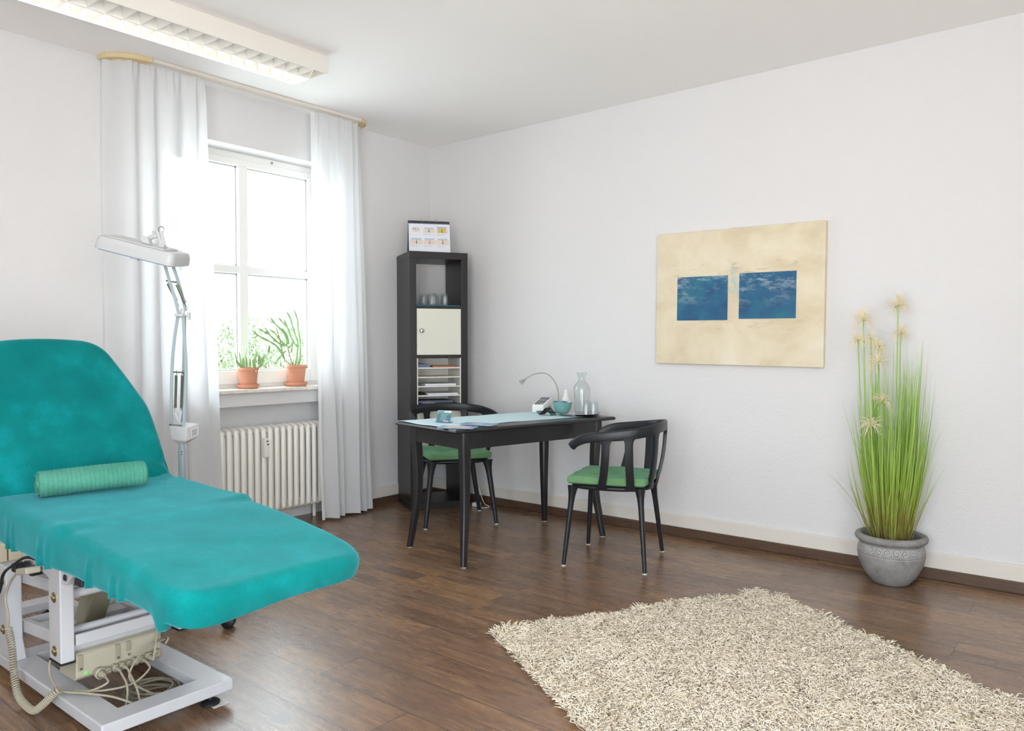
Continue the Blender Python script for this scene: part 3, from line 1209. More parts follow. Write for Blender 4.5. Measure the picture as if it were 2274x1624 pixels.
stems = [[(1150, 1040), (1185, 950), (1195, 720), (1165, 480), (1150, 340), (1095, 195)],
         [(1110, 1035), (1135, 890), (1150, 700), (1110, 580), (1062, 430), (1042, 350), (978, 235)],
         [(1150, 760), (1110, 710), (1052, 600), (1002, 470), (952, 350)],
         [(1000, 470), (935, 400), (875, 332)],
         [(990, 760), (985, 640), (930, 540), (822, 430), (745, 332)],
         [(1015, 720), (1000, 620), (950, 530), (880, 485)],
         [(975, 740), (900, 660), (832, 570), (745, 500)],
         [(935, 850), (850, 750), (745, 680), (590, 600), (500, 520)],
         [(960, 750), (850, 690), (740, 590), (667, 482)],
         [(722, 578), (650, 535), (577, 497)],
         [(955, 930), (900, 830), (830, 730)],
         [(975, 815), (900, 890), (815, 1000)],
         [(1005, 775), (1055, 730), (1078, 655)],
         [(1050, 850), (1072, 760), (1075, 680)],
         [(790, 420), (745, 385), (715, 348)],
         [(575, 590), (540, 625), (490, 632)],
         [(1160, 1020), (1150, 880), (1140, 720)]]
m = MB()
for k, st in enumerate(stems):
    pts = bez([(.007 * math.sin(k * 1.7) * min(1, i * .5), *PX2(*p)) for i, p in enumerate(st)], 9)
    N = len(pts)
    r = [.0078 * (.62 + .38 * abs(math.sin(PI * i / 9 + .2))) * (1 if i < N - 4 else .5 + .5 * (N - 1 - i) / 4) for i in range(N)]
    if k >= 14:
        r = [q * .5 for q in r]
    m.tube(pts, r, 8)
m.build('cactus_stems', 'cactus', t, smooth=True, angle=60)
m = MB()
for st in ([(1095, 1060), (1070, 1020), (1025, 870), (1000, 760)], [(1090, 1050), (1000, 985), (950, 930), (930, 840)], [(1110, 1055), (1120, 980), (1140, 880)], [(1130, 1050), (1180, 960), (1190, 900)], [(920, 820), (900, 720), (860, 560), (835, 480)]):
    m.tube(bez([(.004, *PX2(*p)) for p in st], 6), .003, 7)
m.build('woody_stems', 'cactus_dark', t, smooth=True)

# ================================================================== PAINTING
t = thing('canvas_painting', 'beige canvas with two dark blue panels on the white wall', 'painting', (2.007, -.002, 1.068), 0)
t.rotation_euler = (0, math.radians(.65), 0)
m = MB()
m.box((0, -.03, 0), (1.017, 0, .797))
m.build('canvas', 'canvas', t, bevel=.003)
m = MB()
m.box((.143, -.0325, .264), (.466, -.0295, .526))
m.build('painted_panel', 'blue_a', t)
o = t.children[-1]
m = MB()
m.box((0, -.0325, 0), (.328, -.0295, .263))
o2 = m.build('painted_panel', 'blue_b', t)
o2.location = (.536, 0, .270)
for ob in (o,):
    me = ob.data
    for v in me.vertices:
        v.co.x -= .143
        v.co.z -= .264
    ob.location = (.143, 0, .264)
m = MB()
m.tube([(.49, 0, .797), (.49, -.008, .803)], .002, 6)
m.build('hanging_nail', 'brass', t)

# ================================================================== BOOKCASE
SL, SR = (.343, -.557, 0), math.radians(60.7)
SW, SD, SH = .433, .395, 1.849


def SP(x, y, z):
    return local(SL, SR, (x, y, z))


t = thing('bookcase', 'tall narrow black brown bookcase standing across the room corner', 'bookcase', SL, SR)
m = MB()
th = .049
m.box((0, 0, SH - th), (SW, SD, SH))
m.build('top_panel', 'shelf', t, bevel=.0015)
m = MB()
m.box((0, 0, 0), (SW, SD, th))
m.build('bottom_panel', 'shelf', t, bevel=.0015)
for x in (.001, SW - th - .001):
    m = MB()
    m.box((x, .001, th), (x + th, SD - .001, SH - th))
    m.build('side_panel', 'shelf', t, bevel=.0015)
CH = (SH - 2 * th - 4 * .017) / 5
cz = [th + i * (CH + .017) for i in range(5)]          # floors of the cells, bottom first
for i in range(1, 5):
    m = MB()
    m.box((th + .001, .002, cz[i] - .017), (SW - th - .001, SD - .002, cz[i]))
    m.build('shelf_board', 'shelf', t)
for i in (1, 3):
    m = MB()
    m.box((th + .004, .001, cz[i] + .003), (SW - th - .004, .016, cz[i] + CH - .003))
    d = m.build('door', 'door', t, bevel=.001)
    d['label'] = 'cream door panel'
    m = MB()
    m.lathe([(.005, 0), (.005, .012), (.014, .016), (.017, .022), (.014, .030), (.004, .033)], n=20,
            T=Matrix.Translation((th + .036, .0, cz[i] + CH * .52)) @ Matrix.Rotation(PI / 2, 4, 'X'))
    m.build('knob', 'steel', d, smooth=True)
    m = MB()
    m.box((th + .003, .30, cz[i] + .003), (SW - th - .003, .31, cz[i] + CH - .003))
    m.build('insert_back', 'door', d)

# things in it
z4 = cz[4]
m = MB()
m.box((th + .004, .01, 0), (SW - th - .008, .33, .006))
o = one(m, 'shelf_mat', 'mat_blue', 'blue mat under the upturned glasses in the bookcase', 'mat', SP(0, 0, z4 + .0005), SR, world=False, bevel=.001)


def tumbler(name, lab, loc, group, rt=.037, rb=.031, h=.088, fl=9):
    """faceted tumbler, standing upside down"""
    m = MB()
    wob = lambda a, z: 1 + .025 * math.cos(fl * a)
    wob0 = None
    m.lathe([(rt, 0), (rb + (rt - rb) * .45, h * .55), (rb, h * .92), (rb * .9, h), (rb * .6, h), (rb * .55, h * .985), (rb * .02, h * .98)], n=54, cap=False, wob=lambda a, z: 1 + .05 * math.cos(fl * a) * min(1, z / h * 1.5) * (1 if z < h * .99 else .6))
    m.lathe([(rt * .94, 0.0), (rb * .93, h * .55), (rb * .85, h * .84), (rb * .5, h * .87), (.001, h * .87)], n=54, cap=False)
    m.lathe([(rt, 0), (rt * .94, 0)], n=54, cap=False)
    return one(m, name, 'tumbler', lab, 'glass', loc, world=False, smooth=True, group=group, angle=60)


g = 'upturned glasses in the bookcase'
for (x, y, lab) in ((.192, .10, 'upturned clear tumbler in the bookcase, front one of the left pair'),
                    (.288, .09, 'upturned clear tumbler in the bookcase, front one of the right pair'),
                    (.155, .19, 'upturned clear tumbler in the bookcase, leftmost in the back row'),
                    (.238, .19, 'upturned clear tumbler in the bookcase, middle of the back row'),
                    (.325, .185, 'upturned clear tumbler in the bookcase, rightmost in the back row')):
    tumbler('tumbler', lab, SP(x, y, z4 + .007), g)

# letter organiser in the middle cell
zc = cz[2]
t = thing('letter_organiser', 'white letter organiser with five slots inside the bookcase', 'organiser', SP(0, 0, zc), SR)
x0, x1 = th + .004, SW - th - .004
m = MB()
for x in (x0, x1 - .007):
    m.box((x, .002, .001), (x + .007, .31, CH - .003))
m.build('side_panel', 'tray_white', t)
lv = [(CH - .004) * k / 5 for k in range(5)]
for k in range(1, 5):
    m = MB()
    m.box((x0 + .0075, .004, lv[k] - .008), (x1 - .0075, .31, lv[k]))
    m.build('shelf', 'tray_white', t)
m = MB()
m.box((x0 + .0075, .30, .001), (x1 - .0075, .309, .001 + CH * .97))
m.build('back_panel', 'tray_white', t)


def sheets(name, mat, lab, cat, a, b, z, th_, rot=0, group=None):
    m = MB()
    cx, cy = (a[0] + b[0]) / 2, (a[1] + b[1]) / 2
    wx, wy = (b[0] - a[0]) / 2, (b[1] - a[1]) / 2
    n = max(1, int(th_ / .004))
    for k in range(n):
        j = .002 * math.sin(k * 2.3)
        m.box((-wx + j, -wy - j, k * th_ / n), (wx + j, wy - j, (k + .92) * th_ / n))
    return one(m, name, mat, lab, cat, SP(cx, cy, z), SR + rot, world=False, group=group)


sheets('booklet', 'paper_blue', 'stack of grey blue booklets in the top organiser slot', 'booklet', (x0 + .012, .03), (x0 + .105, .27), zc + lv[4] + .001, .022, .0)
sheets('folder', 'paper_red', 'red folder in the top organiser slot', 'folder', (x0 + .118, .02), (x1 - .02, .27), zc + lv[4] + .001, .005, .01)
sheets('folder', 'paper_yellow', 'yellow folder lying on the red one in top organiser slot', 'folder', (x0 + .125, .03), (x1 - .035, .26), zc + lv[4] + .0068, .003, -.02)
sheets('paper_stack', 'paper', 'white papers in the middle organiser slot', 'paper', (x0 + .06, .02), (x1 - .035, .27), zc + lv[2] + .001, .014, .03)
sheets('paper_stack', 'paper', 'white papers in the second lowest organiser slot', 'paper', (x0 + .085, .015), (x1 - .015, .27), zc + lv[1] + .001, .012, -.04)
m = MB()
m.ell((0, 0, .012), (.018, .03, .012))
m.ell((.03, .01, .009), (.014, .02, .009))
one(m, 'black_case', 'black_item', 'small black case in the second lowest organiser slot', 'case', SP(x0 + .035, .06, zc + lv[1] + .001), SR, world=False, smooth=True)
sheets('paper_stack', 'paper_blue', 'dark grey papers under the middle organiser slot, lowest of all', 'paper', (x0 + .035, .06), (x1 - .04, .28), zc + .009, .014, -.05)
t = thing('clipboard', 'blue clipboard in the lowest organiser slot', 'clipboard', SP(x0 + .085, .12, zc + .0015), SR)
m = MB()
m.box((-.078, -.11, 0), (.095, .13, .006))
m.build('board', 'blue_clip', t, bevel=.002)
m = MB()
m.box((-.045, -.108, .0062), (.05, -.08, .012))
m.tube([(-.014, -.1, .012), (-.01, -.1, .02), (.01, -.1, .02), (.014, -.1, .012)], .0015, 6)
m.build('clip', 'clip', t, bevel=.001)

# flip chart on top
t = thing('flip_calendar', 'clear stand with illustrated instruction sheet on top of the bookcase', 'desk sign', SP(.015, .075, SH + .001), SR - math.radians(8))
TL = Matrix.Rotation(math.radians(-10), 4, 'X')
m = MB()
m.box((-.004, -.002, 0), (.304, .0, .232), 0, TL)
m.build('clear_sleeve', 'acrylic', t)
m = MB()
m.box((.003, -.0032, .002), (.3, -.0022, .214), 0, TL)
s_ = m.build('sheet', 'paper', t)
m = MB()
m.box((0, -.0038, .21), (.302, -.0033, .2145), 0, TL)
m.box((0, -.0038, 0), (.003, -.0033, .2145), 0, TL)
m.build('sleeve_edge', plain('violet_edge', (138, 138, 176), .5), t)
skin, sky_, yel, hr, red, dk, txt = (plain('print_skin', (222, 208, 196), .6), plain('print_sky', (166, 194, 212), .6), plain('print_yellow', (210, 186, 104), .6), plain('print_hair', (72, 76, 84), .6), plain('print_red', (176, 92, 92), .6), plain('print_navy', (72, 84, 140), .6), plain('print_text', (182, 184, 196), .6))
pm = MB()
cw, x_0 = .093, .012
rows = {0: .115, 1: .02}


def pb(a, b, mi, lift=.0002):
    pm.box((a[0], -.0034 - lift, a[1]), (b[0], -.0033, b[1]), mi, TL)


for r_, zb_ in ((0, .145), (1, .058)):
    for c_ in range(3):
        xa = x_0 + c_ * (cw + .002)
        if r_ == 0 and c_ == 0:
            pm.add([(xa + .012, -.0036, .160), (xa + .045, -.0036, .146), (xa + .072, -.0036, .155), (xa + .072, -.0036, .17), (xa + .04, -.0036, .182), (xa + .012, -.0036, .176)], [(0, 1, 2, 3, 4, 5)], 0, TL)
            for dx in (.026, .04, .056):
                pb((xa + dx, .165), (xa + dx + .003, .182), 3, .0005)
            continue
        ww, hh = (.083, .044) if r_ == 0 else (.089, .052)
        pb((xa, zb_), (xa + ww, zb_ + hh * .66), 0)
        pb((xa + .008, zb_ + hh * .68), (xa + ww - .01, zb_ + hh * .86), 1)
        if r_ == 0 and c_ == 2:
            pb((xa + .012, zb_ + .001), (xa + ww - .014, zb_ + hh * .84), 2, .0004)
            pb((xa + .004, zb_ + hh * .92), (xa + ww - .004, zb_ + hh), 5)
        mi = 4 if (r_ == 1 and c_ == 1) else 3
        pb((xa + ww / 2 - .002, zb_ + hh * .22), (xa + ww / 2 + .002, zb_ + hh * .66), mi, .0006)
        pm.ell((xa + ww / 2, -.0036, zb_ + hh * .2), (.0045, .0004, .006), mi, 10, 6, TL)
        nl = 2
        for q in range(nl):
            z_ = zb_ - .010 - q * .006
            xq = xa
            for wl in (.012, .02, .009, .016, .012):
                if q and wl == .012 and xq > xa + .05:
                    break
                pb((xq, z_), (xq + wl - .003, z_ + .0022), 6)
                xq += wl
pm.build('printed_diagrams', [skin, sky_, yel, hr, red, dk, txt], t)
for x in (.1, .2):
    m = MB()
    m.tube([(x, .004 + .0 + .003 * math.cos(a), .225 + .022 * math.sin(a)) for a in np.linspace(-.3, PI + .3, 12)], .0014, 6)
    m.v = [tuple(Vector(p) + Vector((0, .035, .002))) for p in m.v]
    m.build('ring', 'brass', t, smooth=True)
m = MB()
m.prism([(0, 0), (.004, 0), (.05, .232), (.046, .232)], lambda u, v, w_: (w_, u + 0.001, v), .0, .3)
m.prism([(.095, 0), (.099, 0), (.052, .232), (.048, .232)], lambda u, v, w_: (w_, u, v), .0, .3)
m.box((0, -.004, -.0008), (.302, .10, .0025))
m.build('easel_back', 'black_item', t)
fo = t.children[-1]

# ================================================================== TABLE
TA = .205
TLOC = (1.428, -.776, 0)
TRZ = -TA                      # local y = long axis, local x = short axis pointing to the room


def TP(l, s_, z=0):
    return local(TLOC, TRZ, (s_, l, z))


TLn, TW, TZ = 1.20, .615, .74
t = thing('dining_table', 'black wooden table with curved legs between the two chairs', 'table', TLOC, TRZ)
m = MB()
L2, W2 = TLn / 2, TW / 2
prof = [(-1, 0), (-.004, 0)]
zs = [(.012, -.022), (.003, -.019), (0, -.013), (.002, -.005), (.008, 0)]
fr = []
for ins, dz in [(.03, -.022)] + zs:
    fr.append([(-W2 + ins, -L2 + ins, TZ + dz), (W2 - ins, -L2 + ins, TZ + dz), (W2 - ins, L2 - ins, TZ + dz), (-W2 + ins, L2 - ins, TZ + dz)])
m.sweep(fr)
m.build('tabletop', 'table', t, smooth=True, angle=28)
m = MB()
ai = .045
al = .082
z0, z1 = TZ - .115, TZ - .022
m.box((-W2 + ai + .04, -L2 + al, z0), (W2 - ai - .04, -L2 + al + .02, z1))
m.box((-W2 + ai + .04, L2 - al - .02, z0), (W2 - ai - .04, L2 - al, z1))
m.box((-W2 + ai, -L2 + al + .04, z0), (-W2 + ai + .02, L2 - al - .04, z1))
m.box((W2 - ai - .02, -L2 + al + .04, z0), (W2 - ai, L2 - al - .04, z1))
m.build('apron', 'table', t, bevel=.001)
for sx in (-1, 1):
    for sy in (-1, 1):
        m = MB()
        fr = []
        for k in range(15):
            f = k / 14
            z = (TZ - .022) * (1 - f) + .004 * f
            out = 0
            if f > .1:
                g_ = (f - .1) / .9
                out = -.009 * math.sin(PI * min(1, g_ * 1.3)) + .085 * max(0, g_ - .42) ** 2.0
            h_ = .0275 * (1 - .45 * max(0, (f - .15) / .85))
            cx = sx * (W2 - ai - .028 + out + .008)
            cy = sy * (L2 - al - .028 + out + .008)
            b_ = h_ * .28
            sec = [(-h_ + b_, -h_), (h_ - b_, -h_), (h_, -h_ + b_), (h_, h_ - b_), (h_ - b_, h_), (-h_ + b_, h_), (-h_, h_ - b_), (-h_, -h_ + b_)]
            fr.append([(cx + a, cy + b, z) for a, b in sec])
        m.sweep(fr)
        lg = m.build('leg', 'table', t, smooth=True, angle=35)
        m = MB()
        m.lathe([(.014, 0), (.014, .004)], c=(cx, cy, 0), n=14)
        m.build('glide', 'glide', lg)

# runner cloth
m = MB()


def rf(u, v):
    l = -.597 + u * 1.06
    s_ = -.285 + v * (.445 + .02 * u)
    z = TZ + .0015 + .0009 * math.sin(9 * u + 4 * v) + .0006 * math.sin(31 * u)
    if u < .03:
        z += .004 * (1 - u / .03) * (.6 + .5 * math.sin(v * 9))
    return (s_, l, z)


m.grid(60, 16, rf)
one(m, 'table_runner', 'runner', 'pale blue cloth runner lying along the black table', 'table runner', TLOC, TRZ, world=False, smooth=True, solid=.0018)
ZT = TZ + .0035


def TT(name, label, cat, l, s_, rz=0, z=ZT, group=None):
    return thing(name, label, cat, TP(l, s_, z), TRZ + rz, group)


# card holder with business cards
t = TT('card_holder', 'clear holder with teal business cards at the near table end', 'card holder', -.455, -.03, math.radians(28), TZ + .0045)
m = MB()
K = Matrix.Rotation(math.radians(-22), 4, 'X')
m.box((-.05, -.001, 0), (.05, .001, .045), 0, K)
m.box((-.05, -.002, 0), (.05, .045, .002))
m.box((-.05, .020, 0), (.05, .022, .055), 0, K)
m.build('acrylic_stand', 'acrylic', t)
m = MB()
m.box((-.043, .002, .004), (.043, .006, .058), 0, K)
c_ = m.build('business_card', 'teal_card', t)
m = MB()
for q in range(6):
    m.box((-.02 + .004 * (q % 2), .0012, .014 + q * .0062), (.024 - .005 * ((q + 1) % 3), .0019, .0158 + q * .0062), 0, K)
m.box((.002, .0012, .006), (.034, .0019, .0125), 0, K)
m.build('card_text', 'label', c_)
m = MB()
m.box((-.047, .010, .012), (.039, .012, .074), 0, K)
m.build('business_card', 'label', t)
m = MB()
m.box((-.043, .0088, .062), (-.006, .0098, .070), 0, K)
m.build('card_band', 'teal_card', t)

# brochures
t = TT('brochure', 'brochure with a face photo at the near table edge', 'brochure', -.53, .225, math.radians(-52), TZ + .001)
m = MB()
m.box((-.052, -.10, 0), (.052, .10, .005))
m.build('cover', 'brochure_blue', t, bevel=.0006)
m = MB()
m.box((-.045, -.06, .0052), (.05, .07, .0056))
m.build('cover_photo', 'skin', t)
m = MB()
m.ell((0, -.005, .0058), (.02, .012, .0003), 0)
m.build('cover_detail', 'label', t)
t = TT('brochure', 'blue brochure on the runner edge behind the face one', 'brochure', -.37, .20, math.radians(-62), TZ + .0045)
m = MB()
m.box((-.05, -.095, 0), (.05, .095, .007))
m.build('cover', 'brochure_blue', t, bevel=.0006)
m = MB()
m.ell((.018, .0, .0072), (.022, .034, .0004), 0)
m.build('cover_photo', 'skin', t, smooth=True)

# card terminal
t = TT('card_terminal', 'white card payment terminal with keypad on the table', 'card terminal', .45, -.20, math.radians(25), TZ + .0045)
m = MB()
prof = [(-.085, 0), (-.085, .042), (-.078, .050), (.055, .092), (.078, .080), (.083, .0), (.06, .0), (.05, .045), (-.02, .028), (-.03, 0)]
m.prism(prof, lambda u, v, w_: (w_, u, v), -.04, .04)
m.build('body', 'white_plastic', t, bevel=.004)
sl = math.atan2(.042, .133)
K = Matrix.Translation((0, -.078, .0505)) @ Matrix.Rotation(sl, 4, 'X')
m = MB()
m.box((-.032, .09, .0), (.032, .132, .0015), 0, K)
m.build('display', 'screen', t)
m = MB()
for r_ in range(4):
    for c_ in range(3):
        m.box((-.03 + c_ * .021, .012 + r_ * .019, 0), (-.013 + c_ * .021, .021 + r_ * .019, .002), 1 if (r_ == 0 and c_ == 2) else 0, K)
m.build('keypad', ['key', 'keyg'], t)

# zigzag card stand
t = TT('card_stand', 'small black zigzag stand with smoked glass panels on the runner', 'card stand', .315, .0, math.radians(8), TZ + .0048)
m = MB()
zz = [(-.075, .022), (-.048, .0015), (.002, .045), (.048, .0015)]
for k in range(3):
    (xa, za), (xb, zb_) = zz[k], zz[k + 1]
    m.bar((xa, 0, za), (xb, 0, zb_), .055, .0025 if k == 1 else .0015, 0 if k == 1 else 1)
m.build('zigzag_panel', ['black_item', 'smoked'], t)

# tray with carafe and glasses
t = TT('serving_tray', 'round silver hammered tray carrying carafe, bowl and glasses', 'tray', .475, .115, 0, TZ + .004)
m = MB()
m.lathe([(.001, .0015), (.10, .0015), (.118, .006), (.134, .013), (.136, .0125), (.120, .003), (.10, 0), (.001, 0)], n=48, cap=False, wob=lambda a, z: 1 + .012 * math.cos(24 * a) * (z > .004))
m.build('dish', 'traym', t, smooth=True)
ZR = TZ + .004 + .0022
t = TT('carafe', 'clear glass water carafe on the tray', 'carafe', .545, .065, 0, ZR)
m = MB()
po = [(r_ * 1.1, z_ * 1.09) for r_, z_ in [(.034, 0), (.040, .003), (.043, .06), (.047, .12), (.0475, .145), (.040, .168), (.026, .183), (.021, .192), (.0205, .203), (.0205, .212), (.032, .240)]]
m.lathe(po, n=40, cap=False)
m.lathe([(r - .0022, z + (.004 if i == 0 else 0)) for i, (r, z) in enumerate(po)], n=40, cap=False)
m.lathe([(.001, 0), (.0374, 0)], n=40, cap=False)
m.lathe([(.001, .004), (.035, .004)], n=40, cap=False)
m.lathe([(.0352, .2616), (.033, .2616)], n=40, cap=False)
m.build('glass_body', 'tumbler', t, smooth=True, angle=60)
m = MB()
m.lathe([(.001, .201), (.0258, .201)], n=40, cap=False)
m.build('water_surface', 'acrylic', t)
g = 'upturned glasses on the tray'
tumbler('tumbler', 'upturned clear tumbler at the front of the silver tray', TP(.482, .170, ZR), g)
tumbler('tumbler', 'upturned clear tumbler behind another at the tray right side', TP(.556, .157, ZR), g)
# bowl with wrapped sweets
BL = (.405, .035)
t = TT('candy_bowl', 'teal ceramic bowl of wrapped sweets beside the carafe', 'bowl', BL[0], BL[1], 0, ZR + .006)
m = MB()
bw = lambda a, z: 1.14 + .05 * math.cos(2 * a) * z / .07
m.lathe([(.026, 0), (.034, .004), (.046, .03), (.056, .072), (.054, .073), (.044, .03), (.030, .010), (.001, .008)], n=40, wob=bw, cap=False)
m.lathe([(.001, 0), (.026, 0)], n=40, cap=False)
m.build('bowl_body', 'bowl', t, smooth=True)
g = 'wrapped sweets in the teal bowl'
for k, (dx, dy, dz, mt, lab) in enumerate(((-.022, -.018, .052, 'candy_blue', 'blue wrapped sweet at the left of the teal bowl'),
                                           (-.004, -.026, .048, 'candy_white', 'white and red wrapped sweet in the teal bowl'),
                                           (.02, .0, .050, 'candy_blue', 'blue wrapped sweet in the middle of the teal bowl'),
                                           (.028, .024, .052, 'candy_white', 'white wrapped sweet at the right of the teal bowl'),
                                           (-.012, .022, .05, 'candy_blue', 'blue wrapped sweet at the back of the teal bowl'))):
    m = MB()
    A = Matrix.Rotation(k * 1.3, 4, 'Z') @ Matrix.Rotation(.3, 4, 'Y')
    m.ell((0, 0, 0), (.015, .009, .009), 0, 10, 6, A)
    for sg in (-1, 1):
        m.add([(sg * .013, 0, 0), (sg * .024, -.007, .002), (sg * .026, 0, -.003), (sg * .024, .007, .002)], [(0, 1, 2), (0, 2, 3)], 0, A)
    if k == 1:
        m.lathe([(.0093, -.003), (.0093, .003)], n=12, mi=1, cap=False, T=A @ Matrix.Rotation(PI / 2, 4, 'Y'))
    one(m, 'wrapped_sweet', [mt, 'candy_red'], lab, 'sweet', local(TP(BL[0], BL[1], ZR + .006), TRZ, (dx * 1.15, dy * 1.15, dz + .016)), 0, g, world=False, smooth=True)
# soap / pump bottle behind the bowl
t = TT('spray_bottle', 'small white bottle behind the teal bowl', 'bottle', .575, -.115, 0, TZ + .0005)
m = MB()
m.lathe([(.022, 0), (.024, .003), (.024, .085), (.020, .098), (.014, .104)], n=28)
m.build('bottle_body', 'white_plastic', t, smooth=True)
m = MB()
m.lathe([(.014, .104), (.0145, .125), (.011, .127), (.012, .142), (.009, .146)], n=24)
m.build('cap', 'white_plastic', t, smooth=True)
# gooseneck lamp
t = TT('gooseneck_lamp', 'small gooseneck lamp arching over the card terminal', 'lamp', .585, -.20, 0, TZ + .0005)
m = MB()
m.lathe([(.045, 0), (.045, .012), (.04, .016), (.01, .018), (.006, .03)], n=28)
m.build('base', 'white_plastic', t, smooth=True)
vd = Vector(_R)
inv = Matrix.Rotation(-TRZ, 3, 'Z')


def onv(dx, dz):
    q = inv @ (Vector((_R.x, _R.y, 0)).normalized() * dx)
    return (q.x, q.y, dz)


k_ = 1 / 348
base_px = (1255, 915)
gp = [(1255, 898), (1256, 880), (1254, 865), (1249, 850), (1241, 838), (1230, 829), (1219, 826), (1208, 827), (1196, 830), (1186, 836), (1181, 839)]
m = MB()
m.tube(bez([onv((x - 1255) * k_, (915 - y) * k_ if i else .02) for i, (x, y) in enumerate(gp)], 5), .0032, 8)
m.build('neck', 'jansjo', t, smooth=True)
hd0, hd1 = Vector(onv((1183 - 1255) * k_, (915 - 838) * k_)), Vector(onv((1171 - 1255) * k_, (915 - 847.5) * k_)) + (inv @ Vector((.012, -.022, 0)))
ax = (hd1 - hd0)
HL = ax.length
Q = Matrix.Translation(hd0) @ ax.to_track_quat('Z', 'Y').to_matrix().to_4x4()
m = MB()
m.lathe([(.003, 0), (.005, HL * .3), (.012, HL * .75), (.0175, HL), (.016, HL * 1.0), (.013, HL * .94)], n=24, T=Q, cap=False)
m.build('lamp_head', 'jansjo', t, smooth=True)
m = MB()
m.lathe([(.001, HL * .95), (.0145, HL * .95)], n=24, T=Q, cap=False)
m.lathe([(.001, HL * .97), (.005, HL * .97)], n=16, T=Q, cap=False, mi=1)
m.build('lens', ['bulb', 'screen'], t)

# ================================================================== CHAIRS
def make_chair(lab, loc, rz):
    """local +y is the front"""
    t = thing('armchair', lab, 'chair', loc, rz, 'black armchairs at the table')
    # back and arm rail
    half = [(-.266, .165, .640), (-.278, .135, .668), (-.286, .075, .693), (-.283, -.04, .708), (-.262, -.14, .720), (-.21, -.215, .732), (-.12, -.258, .742), (0, -.272, .746)]
    path = bez(half + [(-x, y, z) for x, y, z in half[-2::-1]], 7)
    N = len(path)
    fr = []
    for i, p in enumerate(path):
        d = (path[min(i + 1, N - 1)] - path[max(i - 1, 0)]).normalized()
        r = d.cross(Vector((0, 0, 1))).normalized()
        u = r.cross(d).normalized()
        e = min(i, N - 1 - i) / (N - 1)
        back = min(1, e / .28)
        ht = .046 + .010 * back
        wd = .027 - .009 * back
        if i in (0, N - 1):
            ht *= .72
            wd *= .7
        tilt = .25
        sec = []
        for k in range(12):
            a = 2 * PI * k / 12
            ca, sa = math.cos(a), math.sin(a)
            ca, sa = math.copysign(abs(ca) ** .6, ca), math.copysign(abs(sa) ** .6, sa)
            sec.append(p + r * (ca * wd / 2 + sa * ht / 2 * tilt * 0) + u * (sa * ht / 2 - ht / 2 + .028))
        fr.append(sec)
    m = MB()
    m.sweep(fr)
    m.build('arm_rail', 'chair', t, smooth=True, angle=60)
    # seat plate: rounded shape
    def seat_xy(a, k=1.0):
        ca, sa = math.cos(a), math.sin(a)
        r = .215
        x = math.copysign(abs(ca) ** .55, ca) * r
        y = math.copysign(abs(sa) ** .55, sa) * r
        if y < 0:
            x *= 1 - .18 * (-y / r) ** 2
        return x * k, y * k
    m = MB()
    fr = []
    for ins, z in ((.06, .408), (.012, .410), (0, .418), (0, .428), (.008, .434), (.05, .430)):
        fr.append([(seat_xy(2 * PI * k / 40, 1 - ins / .215)[0], seat_xy(2 * PI * k / 40, 1 - ins / .215)[1], z) for k in range(40)])
    m.sweep(fr)
    m.build('seat', 'chair', t, smooth=True, angle=70)
    # slats
    for idx, (bx, by) in ((20, (-.212, .02)), (28, (-.195, -.135)), (41, (-.085, -.208)), (N - 1 - 41, (.085, -.208)), (N - 1 - 28, (.195, -.135)), (N - 1 - 20, (.212, .02))):
        top = path[idx]
        d = (path[idx + 1] - path[idx - 1]).normalized()
        d.z = 0
        d.normalize()
        r = Vector((d.y, -d.x, 0))
        fr = []
        for k in range(17):
            f = k / 16
            c = Vector((top.x, top.y, 0)).lerp(Vector((bx, by, 0)), f ** 2.4 * .85 + f * .15)
            z = (top.z - .012) * (1 - f) + .415 * f
            wdt = .0205 + .024 * (max(0, 1 - f / .12)) ** 2.2 + .016 * max(0, (f - .88) / .12) ** 2
            tk = .007
            q = [(-wdt, -tk), (-wdt * .8, -tk * 1.2), (wdt * .8, -tk * 1.2), (wdt, -tk), (wdt, tk), (wdt * .8, tk * 1.2), (-wdt * .8, tk * 1.2), (-wdt, tk)]
            fr.append([c + d * a + r * b + Vector((0, 0, z)) for a, b in q])
        m = MB()
        m.sweep(fr)
        m.build('back_slat', 'chair', t, smooth=True, angle=50)
    for sx in (-1, 1):
        for sy in (-1, 1):
            m = MB()
            fr = []
            top = Vector((sx * .186, sy * .182, .424))
            if sy < 0:
                top = Vector((sx * .164, sy * .178, .424))
            foot = Vector((sx * .237, sy * .219, .006))
            pts, rs = [], []
            for f in (0, .05, .12, .22, .4, .7, 1):
                p = top.lerp(foot, f)
                pts.append(p)
                rs.append(.0195 + .017 * max(0, 1 - f / .2) ** 1.6 if f < .22 else .0195 - .0075 * (f - .22))
            m.tube(pts, rs, 12, flat=.8)
            lg = m.build('leg', 'chair', t, smooth=True, angle=60)
            m = MB()
            m.lathe([(.0125, 0), (.0125, .006)], c=(foot.x, foot.y, 0), n=12)
            m.build('glide', 'glide', lg)
    return t


C1, A1 = (2.115, -.69, 0), math.atan2(-.30, -.953) - PI / 2
C2, A2 = (.765, -.555, 0), math.radians(-33.5) - PI / 2
ch1 = make_chair('black slatted armchair on the room side of the table, nearer the plant', C1, A1)
ch2 = dup(ch1)
ch2.location = C2
ch2.rotation_euler = (0, 0, A2)
ch2['label'] = 'black slatted armchair behind the table, in front of the bookcase'


